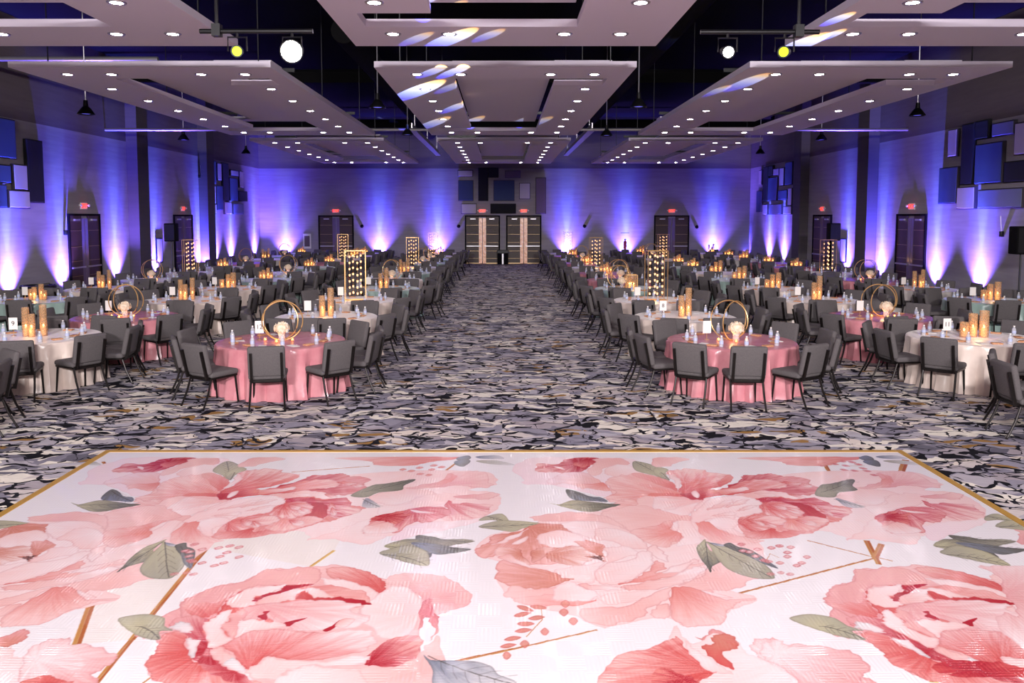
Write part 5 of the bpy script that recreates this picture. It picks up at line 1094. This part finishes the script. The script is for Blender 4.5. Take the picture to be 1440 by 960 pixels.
for i in range(11):
    for j in range(6):
        if i == 0 and j in (0, 5) or (i == 1 and j in (0, 5)): continue
        rng = random.Random(i * 17 + j * 5 + 1)
        x, y = OVR.get((i, j), (COLX[j] + rng.uniform(-.08, .08), 12.1 + 2.98 * i + rng.uniform(-.06, .06)))
        ck, cp = KIND.get((i, j), (rng.choice(('cream', 'grey', 'cream', 'green', 'pink')), rng.choice(('vot', 'cyl3', 'vot', 'hoop', 'cyl3b'))))
        rid = '%s %s table, %s' % (RWN[i], {'pink': 'pink', 'cream': 'cream', 'green': 'sage', 'grey': 'grey'}[ck], CN[j])
        cr = ANG.get((i, j), [18 + 36 * k + rng.uniform(-5, 5) for k in range(10)])
        t = link('round_table', CL[ck][(i + j) % 3], (x, y, 0), rng.uniform(0, 6))
        tag(t, 'round table in floor-length %s cloth, %s row, %s' % ({'pink': 'pink satin', 'cream': 'cream satin', 'green': 'sage green', 'grey': 'pearl grey'}[ck], RWN[i], CN[j]), 'table', 'round banquet tables')
        z = TH + .005
        used = set()
        for k, a in enumerate(cr):
            r = 1.24 + rng.uniform(-.015, .02); ar = R_(a); loc = (x + r * math.sin(ar), y - r * math.cos(ar), 0); rz = ar + R_(rng.uniform(-5, 5))
            if i <= 4 and n_chair[0] < 290 or (i == 5 and j in (1, 2, 3, 4) and n_chair[0] < 290):
                n_chair[0] += 1
                if i <= 2:
                    if not chair_used[0]: o = chair0; chair_used[0] = True
                    else: o = copy_tree(chair0, KIDS)
                else: o = bpy.data.objects.new('banquet_chair', CHS); C.objects.link(o)
                o.location = loc; o.rotation_euler[2] = rz
                sec = int(round((a % 360) / 36)) % 10
                if sec in used:
                    for d_ in (1, -1, 2, -2):
                        if (sec + d_) % 10 not in used: sec = (sec + d_) % 10; break
                used.add(sec)
                o['label'] = 'grey chair, %s of %s' % (SIDE[sec], rid); o['category'] = 'chair'; o['group'] = 'banquet chairs around the tables'
            else: far_chairs.append((loc, rz))
        if i < 9: settings(x, y, z, cr[::1] if i < 6 else cr[::2], rid, i)
        v_ = lambda *q: q
        if cp == 'cyl2': cluster(x, y, z, ((-.07, -.03, .4, .06, 'shorter'), (.08, .04, .54, .062, 'taller')), 'vase', rid, rng)
        elif cp == 'cyl3': cluster(x, y, z, ((-.13, .0, .46, .055, 'left tall'), (.0, -.07, .36, .055, 'middle'), (.12, .05, .5, .055, 'right tall')), 'vase', rid, rng)
        elif cp == 'cyl3b': cluster(x, y, z, ((-.16, .0, .24, .065, 'low'), (.0, .04, .37, .065, 'middle'), (.15, .0, .42, .07, 'tall')), 'vase', rid, rng)
        elif cp == 'vot': cluster(x, y, z, ((-.16, .0, .25, .055, 'left'), (-.05, -.05, .3, .055, 'second'), (.06, .04, .36, .055, 'third'), (.17, -.03, .22, .055, 'right')), 'vase', rid, rng)
        elif cp == 'hoop': hoops(x, y, z, rid, {(0, 3): .7, (0, 2): .28, (1, 1): .35, (1, 4): .3}.get((i, j), rng.uniform(.2, .7)), i < 5)
        elif cp == 'tower': tower(x, y, z, rid)
        elif cp == 'basket': basket(x, y, z, rid); hoops(x - .3, y + .1, z, rid, .4, False)
        glow(x, y - .12, z + .1, (1.1 if cp != 'tower' else 2.5) if i < 6 else 1.6)
        if i < 4 and cp not in ('basket',):
            txt = {(0, 2): '12', (0, 4): '11', (0, 1): '9', (1, 3): '8'}.get((i, j), '')
            number_card(x - .38 + rng.uniform(-.03, .03), y + (.1 if i else .05), z, txt, rid, rng.uniform(-.2, .2), .16)
for sd, nm in ((-1, 'left'), (1, 'right')):      # tables beside the dance floor, only their chairs reach into view
    x, y = sd * 7.55, 9.25; rid = 'cream table beside dance floor, %s edge of view' % nm
    t = link('round_table', CL['cream'][1], (x, y, 0)); tag(t, 'round table in cream cloth just beyond the %s edge of view' % nm, 'table', 'round banquet tables')
    for k, a in enumerate((62, 98, 132) if sd < 0 else (-62, -98, -132)):
        o = copy_tree(chair0, KIDS); ar = R_(a); o.location = (x + 1.26 * math.sin(ar), y - 1.26 * math.cos(ar), 0); o.rotation_euler[2] = ar + .08 * k
        o['label'] = 'grey chair, %s of the three, at %s' % (('nearest', 'middle', 'farthest')[k], rid); o['category'] = 'chair'; o['group'] = 'banquet chairs around the tables'
# the remaining chairs of the far rows, one object
def merged(name, me, places, mats, lab):
    n = len(me.vertices); co = np.empty(n * 3); me.vertices.foreach_get('co', co); co = co.reshape(-1, 3)
    fs = [tuple(p.vertices) for p in me.polygons]; mi = [p.material_index for p in me.polygons]
    V = []; Fc = []; MI = []
    for k, (loc, rz) in enumerate(places):
        c, s = math.cos(rz), math.sin(rz); q = co @ np.array(((c, s, 0), (-s, c, 0), (0, 0, 1))) + np.array(loc)
        V.append(q); Fc += [tuple(i_ + k * n for i_ in f) for f in fs]; MI += mi
    m2 = bpy.data.meshes.new(name); m2.from_pydata(np.concatenate(V).tolist(), [], Fc)
    for m in mats: m2.materials.append(m)
    m2.polygons.foreach_set('material_index', MI); m2.update()
    o = bpy.data.objects.new(name, m2); C.objects.link(o); return tag(o, lab, kind='stuff')
def far_chair_mesh():
    b = MB(); T_ = Matrix.Translation((0, -.2, .46)) @ Matrix.Rotation(R_(12), 4, 'X')
    b.box(-.25, .25, -.21, .26, .405, .485).rbox(-.245, .245, -.045, .03, 0, .43, .03, M=T_, n=1); b.m = 1
    b.box(-.235, .235, -.2, .24, .385, .407)
    for s in (-1, 1): b.box(s * .20 - .014, s * .20 + .014, -.06, -.04, -.05, .34, T_); b.tube([(s * .215, .215, .39), (s * .225, .25, 0)], .012, 4); b.tube([(s * .215, -.19, .39), (s * .232, -.345, 0)], .012, 4)
    return b.mesh('far_chair', [M['fabric'], M['frame']])
if far_chairs: tag(merged('banquet_chairs_far', far_chair_mesh(), far_chairs, [M['fabric'], M['frame']], 'dense rows of grey banquet chairs in the far half of the hall'), None, 'chairs')
if far_b: tag(merged('water_bottles_far', BS, [(p, 0) for p in far_b], [M['bottle'], M['white'], M['blueband']], 'tiny water bottles on the far tables'), None, 'water bottles')
print('chairs', n_chair[0], 'far', len(far_chairs), 'bottles', n_b[0], 'objects', len(bpy.data.objects))
